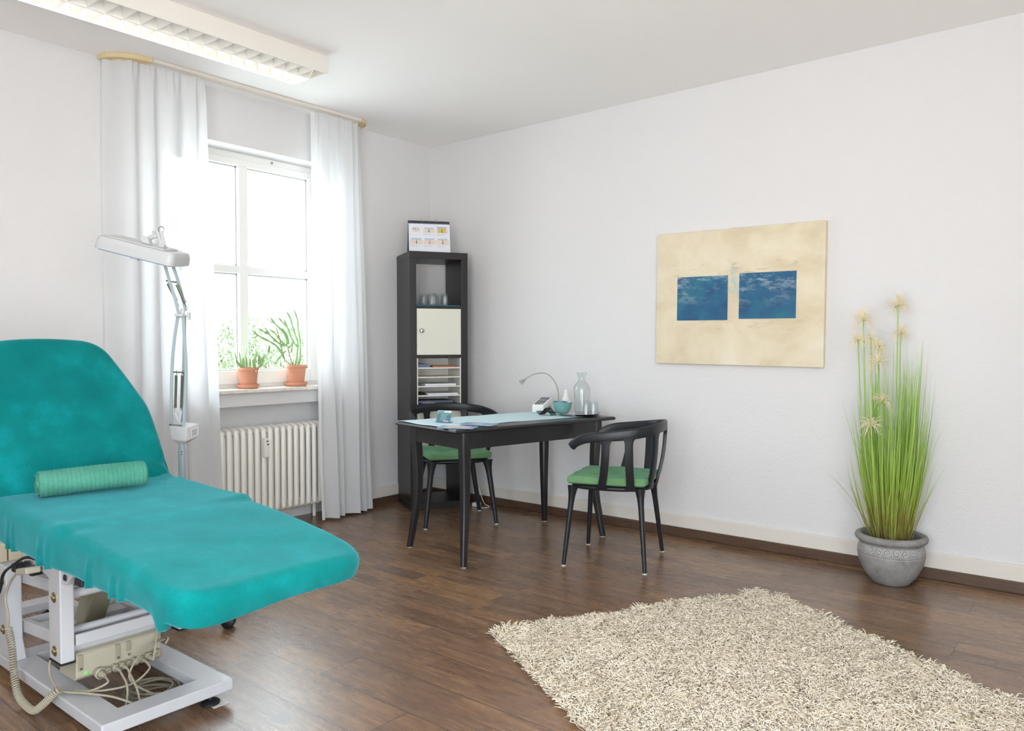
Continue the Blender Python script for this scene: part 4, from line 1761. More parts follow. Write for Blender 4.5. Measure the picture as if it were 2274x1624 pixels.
def cushion(lab, loc, rz):
    m = MB()
    tuf = [(-.08, -.08), (.08, -.08), (-.08, .08), (.08, .08), (0, 0)]

    def top(x, y):
        e = max(abs(x), abs(y)) / .212
        z = .050 - .007 * e ** 6
        for a, b in tuf:
            z -= .020 * math.exp(-((x - a) ** 2 + (y - b) ** 2) / .0009)
            z -= .004 * math.exp(-((x - a) ** 2 + (y - b) ** 2) / .006)
        return z + .002 * math.sin(40 * x + 20 * y)
    G = 44

    def warp(u, v):
        x, y = (u * 2 - 1), (v * 2 - 1)
        s_ = 1 - .03 * (x * x * y * y)
        taper = 1 - .10 * max(0, -y) ** 2
        return x * .215 * s_ * taper, y * .215 * s_
    vs, fs = [], []
    for i in range(G):
        for j in range(G):
            x, y = warp(i / (G - 1), j / (G - 1))
            e = max(abs(i / (G - 1) * 2 - 1), abs(j / (G - 1) * 2 - 1))
            z = top(x, y)
            if e > .95:
                z -= .010 * ((e - .95) / .05) ** 1.5
            vs.append((x, y, z))
    for i in range(G):
        for j in range(G):
            x, y = warp(i / (G - 1), j / (G - 1))
            e = max(abs(i / (G - 1) * 2 - 1), abs(j / (G - 1) * 2 - 1))
            z = .002 + (.010 * ((e - .93) / .07) ** 1.5 if e > .93 else 0)
            vs.append((x, y, z))
    for i in range(G - 1):
        for j in range(G - 1):
            a = i * G + j
            fs.append((a, a + G, a + G + 1, a + 1))
            b = a + G * G
            fs.append((b, b + 1, b + G + 1, b + G))
    bd = [i * G for i in range(G)] + [(G - 1) * G + j for j in range(1, G)] + [i * G + G - 1 for i in range(G - 2, -1, -1)] + [j for j in range(G - 2, 0, -1)]
    for k in range(len(bd)):
        a, b = bd[k], bd[(k + 1) % len(bd)]
        fs.append((b, a, a + G * G, b + G * G))
    m.add(vs, fs)
    return one(m, 'seat_cushion', 'green', lab, 'cushion', (loc[0], loc[1], .4345), rz, 'green seat cushions on the chairs', world=False, smooth=True)


q1 = cushion('green tufted cushion on the armchair nearer the plant', C1, A1)
q2 = cushion('green tufted cushion on the armchair in front of the bookcase', C2, A2)

# small white adapter and cable behind the far chair
t = thing('power_adapter', 'small white power adapter with cable on the floor beside bookcase', 'adapter', (.60, -.14, 0), 0)
m = MB()
m.box((-.02, -.03, .001), (.02, .03, .03))
m.build('adapter_body', 'white_plastic', t, bevel=.006)
m = MB()
m.tube(bez([(.02, .0, .012), (.07, -.02, .004), (.10, .01, .004), (.08, .05, .004), (.02, .06, .02), (-.05, .08, .12)], 6), .003, 6)
m.build('cable', 'white_plastic', t, smooth=True)

# ================================================================== POTTED GRASS
PL = (3.41, -.195, 0)
t = thing('potted_grass', 'tall artificial grass in a grey patterned pot beside the wall', 'potted plant', PL)
m = MB()
m.lathe([(.078, 0), (.085, .004), (.118, .045), (.145, .10), (.154, .145), (.152, .175), (.144, .197), (.140, .205), (.152, .208), (.163, .218), (.166, .229), (.161, .240), (.148, .245), (.136, .242), (.130, .230), (.128, .19), (.10, .165), (.001, .165)], n=72)
m.build('pot', 'pot', t, smooth=True, angle=60)
GRP = 'tall stems'
camR = Vector((_R.x, _R.y, 0)).normalized()
rr = random.Random(21)
m = MB()


def blade(mm, base, mid, tip, w0, n=9):
    P = [Vector(base), Vector(mid), Vector(tip)]
    pts = [P[0] * (1 - s) ** 2 + P[1] * 2 * s * (1 - s) + P[2] * s * s for s in [k / n for k in range(n + 1)]]
    side = Vector((rr.uniform(-1, 1), rr.uniform(-1, 1), 0)).normalized()
    vs = []
    for k, p in enumerate(pts):
        f = k / n
        ww = w0 * (1 - f ** 2.2) * .5 + .0002
        vs.append(p - side * ww)
        vs.append(p + side * ww)
    mm.add(vs, [(2 * k, 2 * k + 1, 2 * k + 3, 2 * k + 2) for k in range(n)])


def inroom(p):
    """keep a tip on the room side of the wall"""
    p = Vector(p)
    p.y = min(p.y, .165)
    return p


for k in range(330):
    a = rr.uniform(0, 2 * PI)
    q = math.sqrt(rr.random())
    b = Vector((.075 * q * math.cos(a), .075 * q * math.sin(a), .17))
    h = rr.choice((rr.uniform(.30, .7), rr.uniform(.6, .95), rr.uniform(.75, 1.06), rr.uniform(.5, .9)))
    out = rr.uniform(.02, .085) * (1.25 - .3 * h)
    a2 = a + rr.uniform(-.5, .5)
    tip = b + Vector((out * math.cos(a2) * 1.5, out * math.sin(a2), h))
    mid = b + Vector((out * math.cos(a) * 1.1, out * math.sin(a), h * .5))
    blade(m, b, inroom(mid), inroom(tip), rr.uniform(.004, .010))
for k in range(110):            # fine arching blades
    a = rr.uniform(0, 2 * PI)
    b = Vector((.08 * math.cos(a), .08 * math.sin(a), .17))
    h = rr.uniform(.25, .72)
    out = rr.uniform(.09, .19) * (1.15 - .5 * h)
    tip = b + Vector((out * math.cos(a), out * math.sin(a), h))
    mid = b + Vector((out * .45 * math.cos(a), out * .45 * math.sin(a), h * .7))
    blade(m, b, inroom(mid), inroom(tip), rr.uniform(.0012, .003))
for (dx, z, mx, mz) in ((-.40, .61, -.2, .5), (-.34, .56, -.18, .46), (-.27, .55, -.12, .42), (.16, .6, .1, .42), (.175, .64, .12, .45), (.15, .56, .09, .4), (-.2, .9, -.14, .6), (-.19, .84, -.14, .55), (.1, 1.0, .1, .6), (.115, .92, .09, .55), (-.25, .93, -.17, .65)):
    b = camR * (.06 if dx > 0 else -.06) + Vector((0, 0, .17))
    blade(m, b, inroom(camR * mx + Vector((0, -.02, mz))), inroom(camR * dx + Vector((0, -.02, z))), .003, 14)
o = m.build('grass_foliage', 'grass', t)
heads = [(-68, 1.306, .062), (9.6, 1.372, .066), (-79, 1.202, .045), (-50, 1.21, .04), (-30, 1.098, .055), (16, 1.24, .045), (-19, .905, .052), (-44, .785, .055), (-33, 1.17, .04)]
for k, (dx, z, r) in enumerate(heads):
    c = camR * (dx / 452) + Vector((0, -.03 if k in (6, 7, 4) else 0, z))
    m = MB()
    for q in range(74):
        th, ph = rr.uniform(0, 2 * PI), rr.uniform(.05, 2.3)
        d = Vector((math.sin(ph) * math.cos(th), math.sin(ph) * math.sin(th), math.cos(ph)))
        L = r * rr.uniform(.6, 1.3)
        p0, p1, p2 = c + d * .006, c + d * L * .6 + Vector((0, 0, .004)), c + d * L + Vector((0, 0, -.012 * rr.random() - (.02 if ph > 1.6 else 0)))
        pts = [p0, p1, p2]
        m.tube(pts, [.0019, .0017, .0006], 4)
    hd = m.build('flower_head', 'flower', t)
    m = MB()
    for q in range(14):
        m.ell(tuple(c + Vector((rr.uniform(-.012, .012), rr.uniform(-.012, .012), rr.uniform(-.005, .006)))), (.0035, .0035, .0035), 0, 6, 4)
    m.build('flower_core', 'flower_core', hd)
    m = MB()
    m.tube(bez([(c.x * .25, c.y * .25, .17), (c.x * .8, c.y * .8, .17 + (z - .17) * .5), tuple(c)], 6), .0028, 6)
    m.build('flower_stem', 'grass', t, smooth=True)

# ================================================================== RUG
RP = Vector((2.345, -1.975, 0))
U1 = Vector((.478, .878, 0))
U2 = Vector((.864, -.503, 0)).normalized()
RW, RL = 1.36, 2.05
t = thing('shag_rug', 'cream shaggy rug lying on the wooden floor', 'rug', (RP.x, RP.y, 0))
m = MB()
m.grid(30, 40, lambda u, v: tuple(U1 * (u * RW) + U2 * (v * RL) + Vector((0, 0, .010 + .002 * math.sin(9 * u) * math.sin(13 * v)))))
m.grid(2, 2, lambda u, v: tuple(U1 * (u * RW) + U2 * ((1 - v) * RL) + Vector((0, 0, .001))))
e_ = [(0, 0), (RW, 0), (RW, RL), (0, RL)]
m.prism(e_, lambda u, v, w_: tuple(U1 * u + U2 * v + Vector((0, 0, w_))), .001, .009)
m.build('rug_backing', 'rug_back', t)
NS = 88000
K_ = 5
uu = rng.uniform(-.014, RW + .010, NS)
vv = rng.uniform(-.014, RL + .014, NS)
base = uu[:, None] * np.array(U1)[None] + vv[:, None] * np.array(U2)[None]
# tufts lean together: direction from a smooth random field plus noise
fld = 2.2 * np.sin(uu * 21 + 3 * np.sin(vv * 13)) + 2.0 * np.cos(vv * 27 + 2 * np.sin(uu * 17)) + rng.normal(0, .9, NS)
hgt = .0175 + .006 * np.sin(uu * 31 + vv * 23) + .005 * np.sin(uu * 9 - vv * 14) + rng.normal(0, .004, NS)
hgt = np.clip(hgt, .010, .036)
lean = rng.uniform(.014, .040, NS)
dx, dy = np.cos(fld), np.sin(fld)
curl = rng.uniform(-1.6, 1.6, NS)
fs_ = np.linspace(0, 1, K_)
cen = np.zeros((NS, K_, 3))
for k, f in enumerate(fs_):
    ang = fld + curl * f
    cen[:, k, 0] = base[:, 0] + lean * f * np.cos(ang)
    cen[:, k, 1] = base[:, 1] + lean * f * np.sin(ang)
    cen[:, k, 2] = .009 + hgt * np.sin(f * PI * rng.uniform(.42, .62, NS) + 0) / 1.0
rad = (rng.uniform(.0015, .0025, NS))[:, None] * np.array([1, 1, 1, .95, .6])[None]
V = np.zeros((NS, K_, 3, 3))
sx_, sy_ = -np.sin(fld), np.cos(fld)
for j in range(3):
    a = 2 * PI * j / 3
    V[:, :, j, 0] = cen[:, :, 0] + rad * math.cos(a) * sx_[:, None] + rad * math.sin(a) * .5 * dx[:, None]
    V[:, :, j, 1] = cen[:, :, 1] + rad * math.cos(a) * sy_[:, None] + rad * math.sin(a) * .5 * dy[:, None]
    V[:, :, j, 2] = cen[:, :, 2] + rad * math.sin(a) * .8
idx = np.arange(NS * K_ * 3).reshape(NS, K_, 3)
fq = []
for j in range(3):
    l = (j + 1) % 3
    fq.append(np.stack([idx[:, :-1, j], idx[:, :-1, l], idx[:, 1:, l], idx[:, 1:, j]], -1).reshape(-1, 4))
fq = np.concatenate(fq)
me = bpy.data.meshes.new('pile')
me.vertices.add(NS * K_ * 3)
me.vertices.foreach_set('co', V.reshape(-1).astype(np.float32))
me.loops.add(fq.size)
me.loops.foreach_set('vertex_index', fq.reshape(-1).astype(np.int32))
me.polygons.add(len(fq))
me.polygons.foreach_set('loop_start', (np.arange(len(fq)) * 4).astype(np.int32))
me.polygons.foreach_set('loop_total', np.full(len(fq), 4, np.int32))
me.polygons.foreach_set('use_smooth', np.ones(len(fq), bool))
me.materials.append(M['rug'])
me.update(calc_edges=True)
o = bpy.data.objects.new('pile', me)
COL.objects.link(o)
o.parent = t
o['kind'] = 'stuff'

# ================================================================== TREATMENT COUCH
CY = -3.168
CL = (1.60, CY, 0)
t = thing('treatment_couch', 'white height adjustable treatment couch under the teal cover', 'treatment couch', CL)
Wd = Vector(CL)


def cp(mm, name, mats, parent=None, **kw):
    """part given in world coordinates"""
    return mm.build(name, mats, parent if parent is not None else t, world=CL, **kw)


YL, YR = -3.378, -2.957
m = MB()
zb0, zb1 = .036, .075
xb_ = [.62, .70, 1.215, 1.30, 1.95, 2.035]
yb_ = [YL, YL + .085, YR - .085, YR]
solid_ = {(i, j) for i in range(5) for j in range(3)} - {(1, 1), (3, 1)}
vid = {}
for k_z, z_ in enumerate((zb0, zb1)):
    for i in range(6):
        for j in range(4):
            vid[(i, j, k_z)] = len(m.v)
            m.v.append((xb_[i], yb_[j], z_))
for (i, j) in solid_:
    q_ = [(i, j), (i + 1, j), (i + 1, j + 1), (i, j + 1)]
    m.f.append(tuple(vid[(a_, b_, 1)] for a_, b_ in q_))
    m.f.append(tuple(vid[(a_, b_, 0)] for a_, b_ in reversed(q_)))
    for (di, dj), (p_, w_) in (((0, -1), (q_[0], q_[1])), ((1, 0), (q_[1], q_[2])), ((0, 1), (q_[2], q_[3])), ((-1, 0), (q_[3], q_[0]))):
        if (i + di, j + dj) not in solid_:
            m.f.append((vid[(*p_, 0)], vid[(*w_, 0)], vid[(*w_, 1)], vid[(*p_, 1)]))
m.mi = [0] * len(m.f)
cp(m, 'base_frame', 'metal', bevel=.005, seg=3)
for (x, y) in ((2.0, -3.02), (2.0, -3.32), (.66, -3.02), (.66, -3.32)):
    m = MB()
    m.lathe([(.026, 0), (.030, .003), (.030, .009), (.024, .014), (.010, .017), (.009, .05)], c=(x, y, 0), n=28)
    cp(m, 'levelling_foot', 'rubber', smooth=True)
m = MB()
m.box((1.975, -3.03, .0), (2.04, -2.975, .0015))
cp(m, 'floor_pad', 'glide')
# rear posts
for sy, y in ((1, YL), (-1, YR)):
    m = MB()
    y2 = y + sy * .05
    ya, yb = min(y, y2), max(y, y2)
    m.prism([(1.19, zb1), (1.32, zb1), (1.285, .14), (1.28, .395), (1.265, .405), (1.22, .405), (1.205, .39), (1.205, .14)], lambda u, v, w_: (u, w_, v), ya, yb)
    cp(m, 'rear_post', 'metal', bevel=.004, seg=2)
# front columns hanging from the top frame
for y in (YL - .002, YR - .040):
    m = MB()
    m.box((1.665, y, .182), (1.755, y + .042, .488))
    cp(m, 'front_column', 'metal', bevel=.004)
    m = MB()
    m.box((1.664, y - .001, .1765), (1.756, y + .043, .1815))
    cp(m, 'column_cap', 'rubber')
# parallel link arms
for y in (YL + .052, YR - .075):
    for (za, zb_) in ((.352, .386), (.176, .215)):
        m = MB()
        m.bar((1.25, y + .0125, za), (1.71, y + .0125, zb_), .022, .042)
        cp(m, 'link_arm', 'metal', bevel=.003)
# cross tubes and bolts
for (x, z, r) in ((1.25, .352, .021), (1.25, .176, .021), (1.71, .386, .017), (1.71, .215, .02), (1.70, .262, .013)):
    m = MB()
    m.tube([(x, YL + .03, z), (x, YR - .03, z)], r, 18)
    cp(m, 'cross_tube', 'metal', smooth=True)
m = MB()
for a_, b_ in (((1.74, YL + .045, .226), (1.753, YR - .045, .262)), ((1.30, YL + .08, .155), (1.34, YR - .08, .185)), ((1.36, YL + .07, .19), (1.44, YR - .07, .205))):
    m = MB()
    m.box(a_, b_)
    cp(m, 'cross_bar', 'metal', bevel=.002)
for (x, z, y) in ((1.25, .352, YL), (1.25, .176, YL), (1.71, .386, YL - .002), (1.71, .215, YL - .002)):
    m = MB()
    TT_ = Matrix.Translation((x, y, z)) @ Matrix.Rotation(PI / 2, 4, 'X')
    m.lathe([(.017, 0), (.017, .002), (.014, .003)], n=20, mi=1, T=TT_)
    m.lathe([(.0095, .002), (.0095, .005), (.006, .008)], n=20, T=TT_)
    cp(m, 'bolt', ['bolt', 'brass'], smooth=True, angle=30)
# upper frame
m = MB()
for y in (YL + .003, YR - .029):
    m.prism([(1.50, .505), (1.545, .455), (1.66, .435), (1.78, .435), (1.84, .475), (2.50, .500), (2.50, .545), (1.0, .575), (1.0, .53), (1.46, .54)], lambda u, v, w_: (u, w_, v), y, y + .028)
m.box((1.05, YL + .026, .535), (1.09, YR - .028, .565))
m.box((2.40, YL + .026, .51), (2.44, YR - .028, .545))
m.box((1.66, YL + .026, .47), (1.72, YR - .028, .51))
cp(m, 'upper_frame', 'metal', bevel=.003)
m = MB()
for a_, b_ in (((1.775, YL - .002, .452), (1.80, YL + .03, .472)), ((1.86, YL - .002, .455), (1.91, YL + .03, .478)), ((1.46, YL + .01, .405), (1.485, YL + .05, .44)), ((1.36, YL - .01, .405), (1.39, YL + .03, .435))):
    m = MB()
    m.box(a_, b_)
    cp(m, 'plastic_stopper', 'rubber', bevel=.006)
m = MB()
m.prism([(1.40, .40), (1.47, .41), (1.56, .50), (1.45, .54), (1.38, .47)], lambda u, v, w_: (u, w_, v), YL + .02, YL + .07)
m.tube([(1.38, YL + .04, .43), (1.50, YL + .05, .47)], .02, 12)
cp(m, 'hinge_bracket', 'steel', bevel=.003)
# backrest frame
PHI = math.radians(54)
ct, st = math.cos(PHI), math.sin(PHI)
HX, HZ = 1.48, .68


def bk(u, v, h):
    """backrest coordinates: u up the back, v across, h off the front face"""
    return (HX - u * ct + h * st, CY - .012 + v, HZ + u * st + h * ct)


m = MB()
for v in (-.2, .2):
    m.bar(bk(-.04, v, -.09), bk(.45, v, -.09), .025, .03, up=(0, 1, 0))
m.bar(bk(.44, -.2, -.09), bk(.44, .2, -.09), .03, .025)
cp(m, 'backrest_frame', 'metal')
# pads inside the cover


def rounded(poly, rads, n=8):
    """polygon with rounded corners -> point list"""
    out = []
    N = len(poly)
    for i in range(N):
        p = Vector((*poly[i], 0))
        a = Vector((*poly[i - 1], 0)) - p
        b = Vector((*poly[(i + 1) % N], 0)) - p
        r = min(rads[i], a.length * .49, b.length * .49)
        A, B = p + a.normalized() * r, p + b.normalized() * r
        for k in range(n + 1):
            s_ = k / n
            q = A * (1 - s_) ** 2 + p * 2 * s_ * (1 - s_) + B * s_ * s_
            out.append((q.x, q.y))
    return out


def resample(pts, N):
    P = [Vector((*p, 0)) for p in pts]
    P.append(P[0])
    d = [0]
    for i in range(1, len(P)):
        d.append(d[-1] + (P[i] - P[i - 1]).length)
    out = []
    j = 0
    for k in range(N):
        s_ = d[-1] * k / N
        while d[j + 1] < s_:
            j += 1
        f = (s_ - d[j]) / max(1e-9, d[j + 1] - d[j])
        q = P[j].lerp(P[j + 1], f)
        out.append((q.x, q.y))
    return out


def pad(mm, outline, mp, drop, er, nrings, under, N=300, hemfn=None, thin=0.0):
    """cloth over a cushion: top, rounded edge, skirt down by drop(k, p), tucked under by under"""
    O = resample(outline, N)
    cx = sum(p[0] for p in O) / N
    cy = sum(p[1] for p in O) / N
    nr = []
    for k in range(N):
        a, b = O[k - 1], O[(k + 1) % N]
        d = Vector((b[0] - a[0], b[1] - a[1], 0)).normalized()
        nn = Vector((d.y, -d.x, 0))
        if nn.dot(Vector((O[k][0] - cx, O[k][1] - cy, 0))) < 0:
            nn = -nn
        nr.append(nn)
    rings = []
    for i in range(nrings):
        f = (i + .15) / nrings
        rings.append([(cx + (O[k][0] - nr[k].x * er - cx) * f, cy + (O[k][1] - nr[k].y * er - cy) * f, 0) for k in range(N)])
    for i in range(7):
        a = PI / 2 * i / 6
        ins, h = er * (1 - math.sin(a)), -er * (1 - math.cos(a))
        rings.append([(O[k][0] - nr[k].x * ins, O[k][1] - nr[k].y * ins, h) for k in range(N)])
    S = 9
    for i in range(1, S + 1):
        f = i / S
        rg = []
        for k in range(N):
            h = -er - (drop(k / N, O[k]) - er) * f
            e, dh = hemfn(k / N, O[k], f) if hemfn else (0, 0)
            rg.append((O[k][0] + nr[k].x * (e - thin * f * f), O[k][1] + nr[k].y * (e - thin * f * f), h + dh))
        rings.append(rg)
    last = rings[-1]
    rings.append([(last[k][0] - nr[k].x * under * .5, last[k][1] - nr[k].y * under * .5, last[k][2] - .003) for k in range(N)])
    rings.append([(last[k][0] - nr[k].x * under, last[k][1] - nr[k].y * under, last[k][2] + .004) for k in range(N)])
    o0 = len(mm.v)
    vs = [mp(*p) for rg in rings for p in rg]
    c0 = len(vs)
    vs.append(mp(cx, cy, 0))
    fs = []
    for i in range(len(rings) - 1):
        for k in range(N):
            l = (k + 1) % N
            fs.append((i * N + k, i * N + l, (i + 1) * N + l, (i + 1) * N + k))
    for k in range(N):
        fs.append((c0, (k + 1) % N, k))
    mm.add(vs, fs)


def seat_top(x):
    pts = [(1.30, .66), (1.46, .684), (1.75, .676), (1.98, .668), (2.05, .664), (2.35, .635), (2.60, .600), (2.75, .585)]
    for (xa, za), (xb, zb_) in zip(pts, pts[1:]):
        if x <= xb:
            f = (x - xa) / (xb - xa)
            return za + (zb_ - za) * max(0, f)
    return pts[-1][1]


def smooth_noise(x, y, s):
    return (math.sin(x * 7.1 * s + 1.3) * math.sin(y * 9.3 * s + .4) + .6 * math.sin(x * 13.7 * s + y * 11 * s) + .4 * math.sin(x * 23 * s - y * 17 * s + 2)) / 2


def seat_map(u, v, h):
    z = seat_top(u) + h
    y = CY + v
    if h > -.02:
        z += .0035 * smooth_noise(u, y, 1)
        # ridge where the two cushions meet
        z += .007 * math.exp(-((u - 1.99) / .035) ** 2) * max(0, (abs(v) - .12) / .2)
        z -= .006 * math.exp(-((u - 2.05) / .03) ** 2) * max(0, (abs(v) - .18) / .13)
        # pull folds into the hinge corner
        if v > .1:
            k = math.exp(-((u - 1.46) / .12) ** 2)
            z += .0045 * k * math.sin((u - 1.40) * 60 + v * 60) * ((v - .1) / .2) ** 1.5
    return (u, y, z)


SEAT = rounded([(1.40, -.315), (1.96, -.318), (2.05, -.305), (2.665, -.292), (2.665, .285), (2.05, .293), (1.97, .318), (1.40, .315)], [.02, .05, .05, .13, .13, .04, .04, .02])
m = MB()
pleats = [(1.62, .009, .012), (1.66, .008, .010), (1.88, .013, .013), (1.93, .008, .010), (2.17, .013, .012), (2.305, .011, .010), (2.35, .011, .010)]


def seat_drop(f, p):
    side = .108 if p[1] > 0 else .124
    front = .070 + .016 * max(0, min(1, -p[1] / .25))
    k = max(0, min(1, (p[0] - 1.95) / .65))
    k = k * k * (3 - 2 * k)
    d = side * (1 - k) + front * k + .002 * math.sin(p[0] * 11 + p[1] * 13)
    # hanging corner of the cloth
    d += .034 * math.exp(-((p[0] - 2.535) / .020) ** 2) * (1 if p[1] < -.2 else 0)
    return d


def seat_hem(f, p, s_):
    e = dh = 0
    if p[1] < -.2:
        for (x, a, w_) in pleats:
            xx = x + .030 * (1 - s_)
            k = math.exp(-((p[0] - xx) / w_) ** 2) * s_ ** .8
            e += a * k
            dh += -.009 * k * s_
    e += .0015 * math.sin(p[0] * 17 + p[1] * 19) * s_
    return e, dh


pad(m, SEAT, seat_map, seat_drop, .032, 34, .035, 520, seat_hem, .010)
BACK = rounded([(-.03, -.312), (.33, -.322), (.47, -.275), (.655, -.215), (.672, 0), (.655, .215), (.47, .275), (.33, .322), (-.03, .312)], [.02, .12, .10, .12, .3, .12, .10, .12, .02])
cover = one(m, 'couch_cover', 'teal', 'teal terry fitted cover stretched over the treatment couch', 'cover', (1.60, CY, .60), smooth=True, angle=180)
m = MB()


def back_map(u, v, h):
    hh = h + (.004 * smooth_noise(u * 1.3, v, 1.2) if h > -.02 else 0)
    if h > -.02 and u < .16:
        k = max(0, 1 - u / .16)
        hh += .010 * k * math.sin((v * 1.0 + u * 1.5) * 42) * max(0, (abs(v) - .12) / .2)
        hh -= .012 * k * k
    return bk(u, v, hh)


pad(m, BACK, back_map, lambda f, p: .085, .034, 30, .05, 420, lambda f, p, s_: (.002 * math.sin(p[0] * 40) * s_, 0), .004)
m.build('backrest_cover', 'teal', cover, world=(1.60, CY, .60), smooth=True, angle=180)
m = MB()
SP_ = rounded([(1.44, -.29), (2.63, -.265), (2.63, .265), (1.44, .29)], [.02, .1, .1, .02])
m.prism(SP_, lambda u, v, w_: (u, CY + v, seat_top(u) - .03 + w_), -.035, 0)
cp(m, 'seat_pad', 'pad')
m = MB()
BP_ = rounded([(0, -.28), (.33, -.29), (.47, -.24), (.62, -.18), (.62, .18), (.47, .24), (.33, .29), (0, .28)], [.02] * 8)
m.prism(BP_, lambda u, v, w_: bk(u, v, w_), -.08, -.045)
cp(m, 'backrest_pad', 'pad')
# lift motor
m = MB()
fn_ = lambda a, b: (a[0] + (b[0] - a[0]), 0)
P0_, P1_ = Vector((1.44, -3.175, .175)), Vector((1.50, -3.155, .33))
m.bar(P0_, P1_, .075, .075, up=(0, 1, 0))
m.bar(P1_, (1.60, -3.13, .47), .03, .03, up=(0, 1, 0))
cp(m, 'lift_motor', 'olive', bevel=.008)
m = MB()
m.tube([(1.52, -3.2, .318), (1.535, -3.2, .322)], .006, 10)
m.tube([(1.48, -3.2, .19), (1.495, -3.2, .194)], .006, 10)
cp(m, 'motor_screw', 'steel', smooth=True)
# control box with sockets
m = MB()
BY0, BY1 = -3.333, -3.058
m.prism([(1.615, .105), (1.735, .108), (1.748, .120), (1.75, .188), (1.742, .197), (1.70, .205), (1.64, .208), (1.615, .200)], lambda u, v, w_: (u, w_, v), BY0, BY1)
cb = cp(m, 'control_box', 'beige', bevel=.004)
m = MB()
for y in (BY0 + .004, BY0 + .12, BY0 + .155, BY1 - .02):
    m = MB()
    m.box((1.744, y, .142 if y < BY0 + .13 else .160), (1.7525, y + .016, .193))
    cp(m, 'box_groove', 'groove', cb, bevel=.002)
m = MB()
for y in (BY0 + .012, BY0 + .128, BY0 + .163):
    m = MB()
    m.tube([(1.752, y, .150), (1.756, y, .150)], .004, 10)
    cp(m, 'box_screw', 'steel', cb, smooth=True)
m = MB()
m.ell((1.752, BY0 + .028, .132), (.003, .004, .004))
cp(m, 'status_light', 'led', cb)
m = MB()
m.box((1.66, BY0 + .17, .2078), (1.69, BY0 + .22, .2088))
cp(m, 'box_label', 'label', cb)
ys = [BY0 + .065, BY0 + .090, BY0 + .113, BY0 + .136, BY0 + .157, BY0 + .178, BY0 + .198, BY0 + .222, BY0 + .252]
for k, y in enumerate(ys):
    r = (.018, .010, .012, .012, .010, .012, .011, .015, .016)[k]
    m = MB()
    TT_ = Matrix.Translation((1.745, y, .122 + .0006 * k)) @ Matrix.Rotation(PI / 2, 4, 'Y')
    m.lathe([(r * .9, 0), (r * .95, .015), (r, .018), (r, .028), (r * .78, .030), (r * .75, .022), (.001, .021)], n=22, T=TT_, cap=False)
    if k in (0, 2, 3, 6, 7):
        m.lathe([(r * .7, .018), (r * .66, .036), (r * .3, .055)], n=18, T=TT_)
    cp(m, 'plug_socket', 'cable', cb, smooth=True, angle=40)
# cables
cabs = [[(1.80, -3.268, .122), (1.835, -3.275, .112), (1.80, -3.315, .090), (1.74, -3.35, .082), (1.72, -3.362, .083)],
        [(1.665, -3.31, .186), (1.635, -3.36, .17), (1.645, -3.372, .12), (1.73, -3.372, .092), (1.80, -3.33, .088), (1.88, -3.28, .082), (1.94, -3.24, .062), (1.93, -3.19, .02), (1.85, -3.17, .012)],
        [(1.80, -3.22, .122), (1.86, -3.225, .09), (1.90, -3.25, .04), (1.88, -3.27, .012), (1.80, -3.2, .012)],
        [(1.80, -3.197, .124), (1.87, -3.20, .08), (1.93, -3.205, .03), (1.92, -3.13, .012), (1.85, -3.08, .012), (1.78, -3.14, .012)],
        [(1.80, -3.135, .126), (1.83, -3.14, .11), (1.84, -3.2, .085), (1.82, -3.28, .085), (1.75, -3.34, .085)],
        [(1.80, -3.111, .128), (1.78, -3.09, .19), (1.66, -3.02, .34), (1.6, -2.99, .46)],
        [(1.76, -3.05, .15), (1.75, -3.035, .165), (1.68, -3.03, .16), (1.66, -3.05, .16), (1.70, -3.056, .15)],
        [(1.755, -3.05, .165), (1.78, -3.1, .17), (1.80, -3.16, .15), (1.82, -3.2, .10), (1.85, -3.16, .05), (1.9, -3.1, .02)]]
for k, c in enumerate(cabs):
    m = MB()
    m.tube(bez(c, 10), .0034, 8)
    cp(m, 'cable', 'cable', smooth=True)
rr = random.Random(5)
m = MB()
pts = []
for i in range(150):
    a = i / 150 * 2 * PI * 6
    r = 1 - .08 * (i / 150)
    pts.append((1.82 + .085 * r * math.cos(a) + .012 * math.sin(i * .13), -3.125 + .078 * r * math.sin(a) + .008 * math.cos(i * .17), .006 + .040 * i / 150 + .004 * math.sin(i * .31)))
m.tube(pts, .0034, 7)
cp(m, 'coiled_cable', plain('dark_cable', (132, 124, 108), .5), smooth=True)
# hand control and spiral cord
m = MB()
m.bar((1.615, -3.405, .462), (1.50, -3.395, .435), .045, .022)
m.bar((1.50, -3.395, .435), (1.475, -3.396, .432), .022, .014)
hc = cp(m, 'hand_control', 'beige', bevel=.005)
cord = [(1.475, -3.397, .432), (1.44, -3.40, .412), (1.39, -3.405, .365), (1.378, -3.41, .318), (1.40, -3.41, .269), (1.395, -3.41, .222)]
m = MB()
m.tube(bez(cord, 8), .0042, 8)
cp(m, 'control_cord', 'cable', smooth=True)
axis = bez([(1.395, -3.408, .222), (1.43, -3.41, .165), (1.46, -3.415, .09), (1.51, -3.42, .032), (1.585, -3.42, .016), (1.65, -3.42, .022), (1.70, -3.41, .055), (1.742, -3.395, .095), (1.755, -3.385, .106)], 60)
pts = []
nrm = Vector((0, 1, 0))
turns = 62
NA = len(axis)
L_ = [0]
for i in range(1, NA):
    L_.append(L_[-1] + (axis[i] - axis[i - 1]).length)
NP = turns * 10
j = 0
for k in range(NP):
    s_ = L_[-1] * k / NP
    while j < NA - 2 and L_[j + 1] < s_:
        j += 1
    f = (s_ - L_[j]) / max(1e-9, L_[j + 1] - L_[j])
    p = axis[j].lerp(axis[j + 1], f)
    d = (axis[j + 1] - axis[j]).normalized()
    nrm = (nrm - d * nrm.dot(d)).normalized()
    b = d.cross(nrm)
    a = 2 * PI * k / 10
    pts.append(p + nrm * .0095 * math.cos(a) + b * .0095 * math.sin(a))
m = MB()
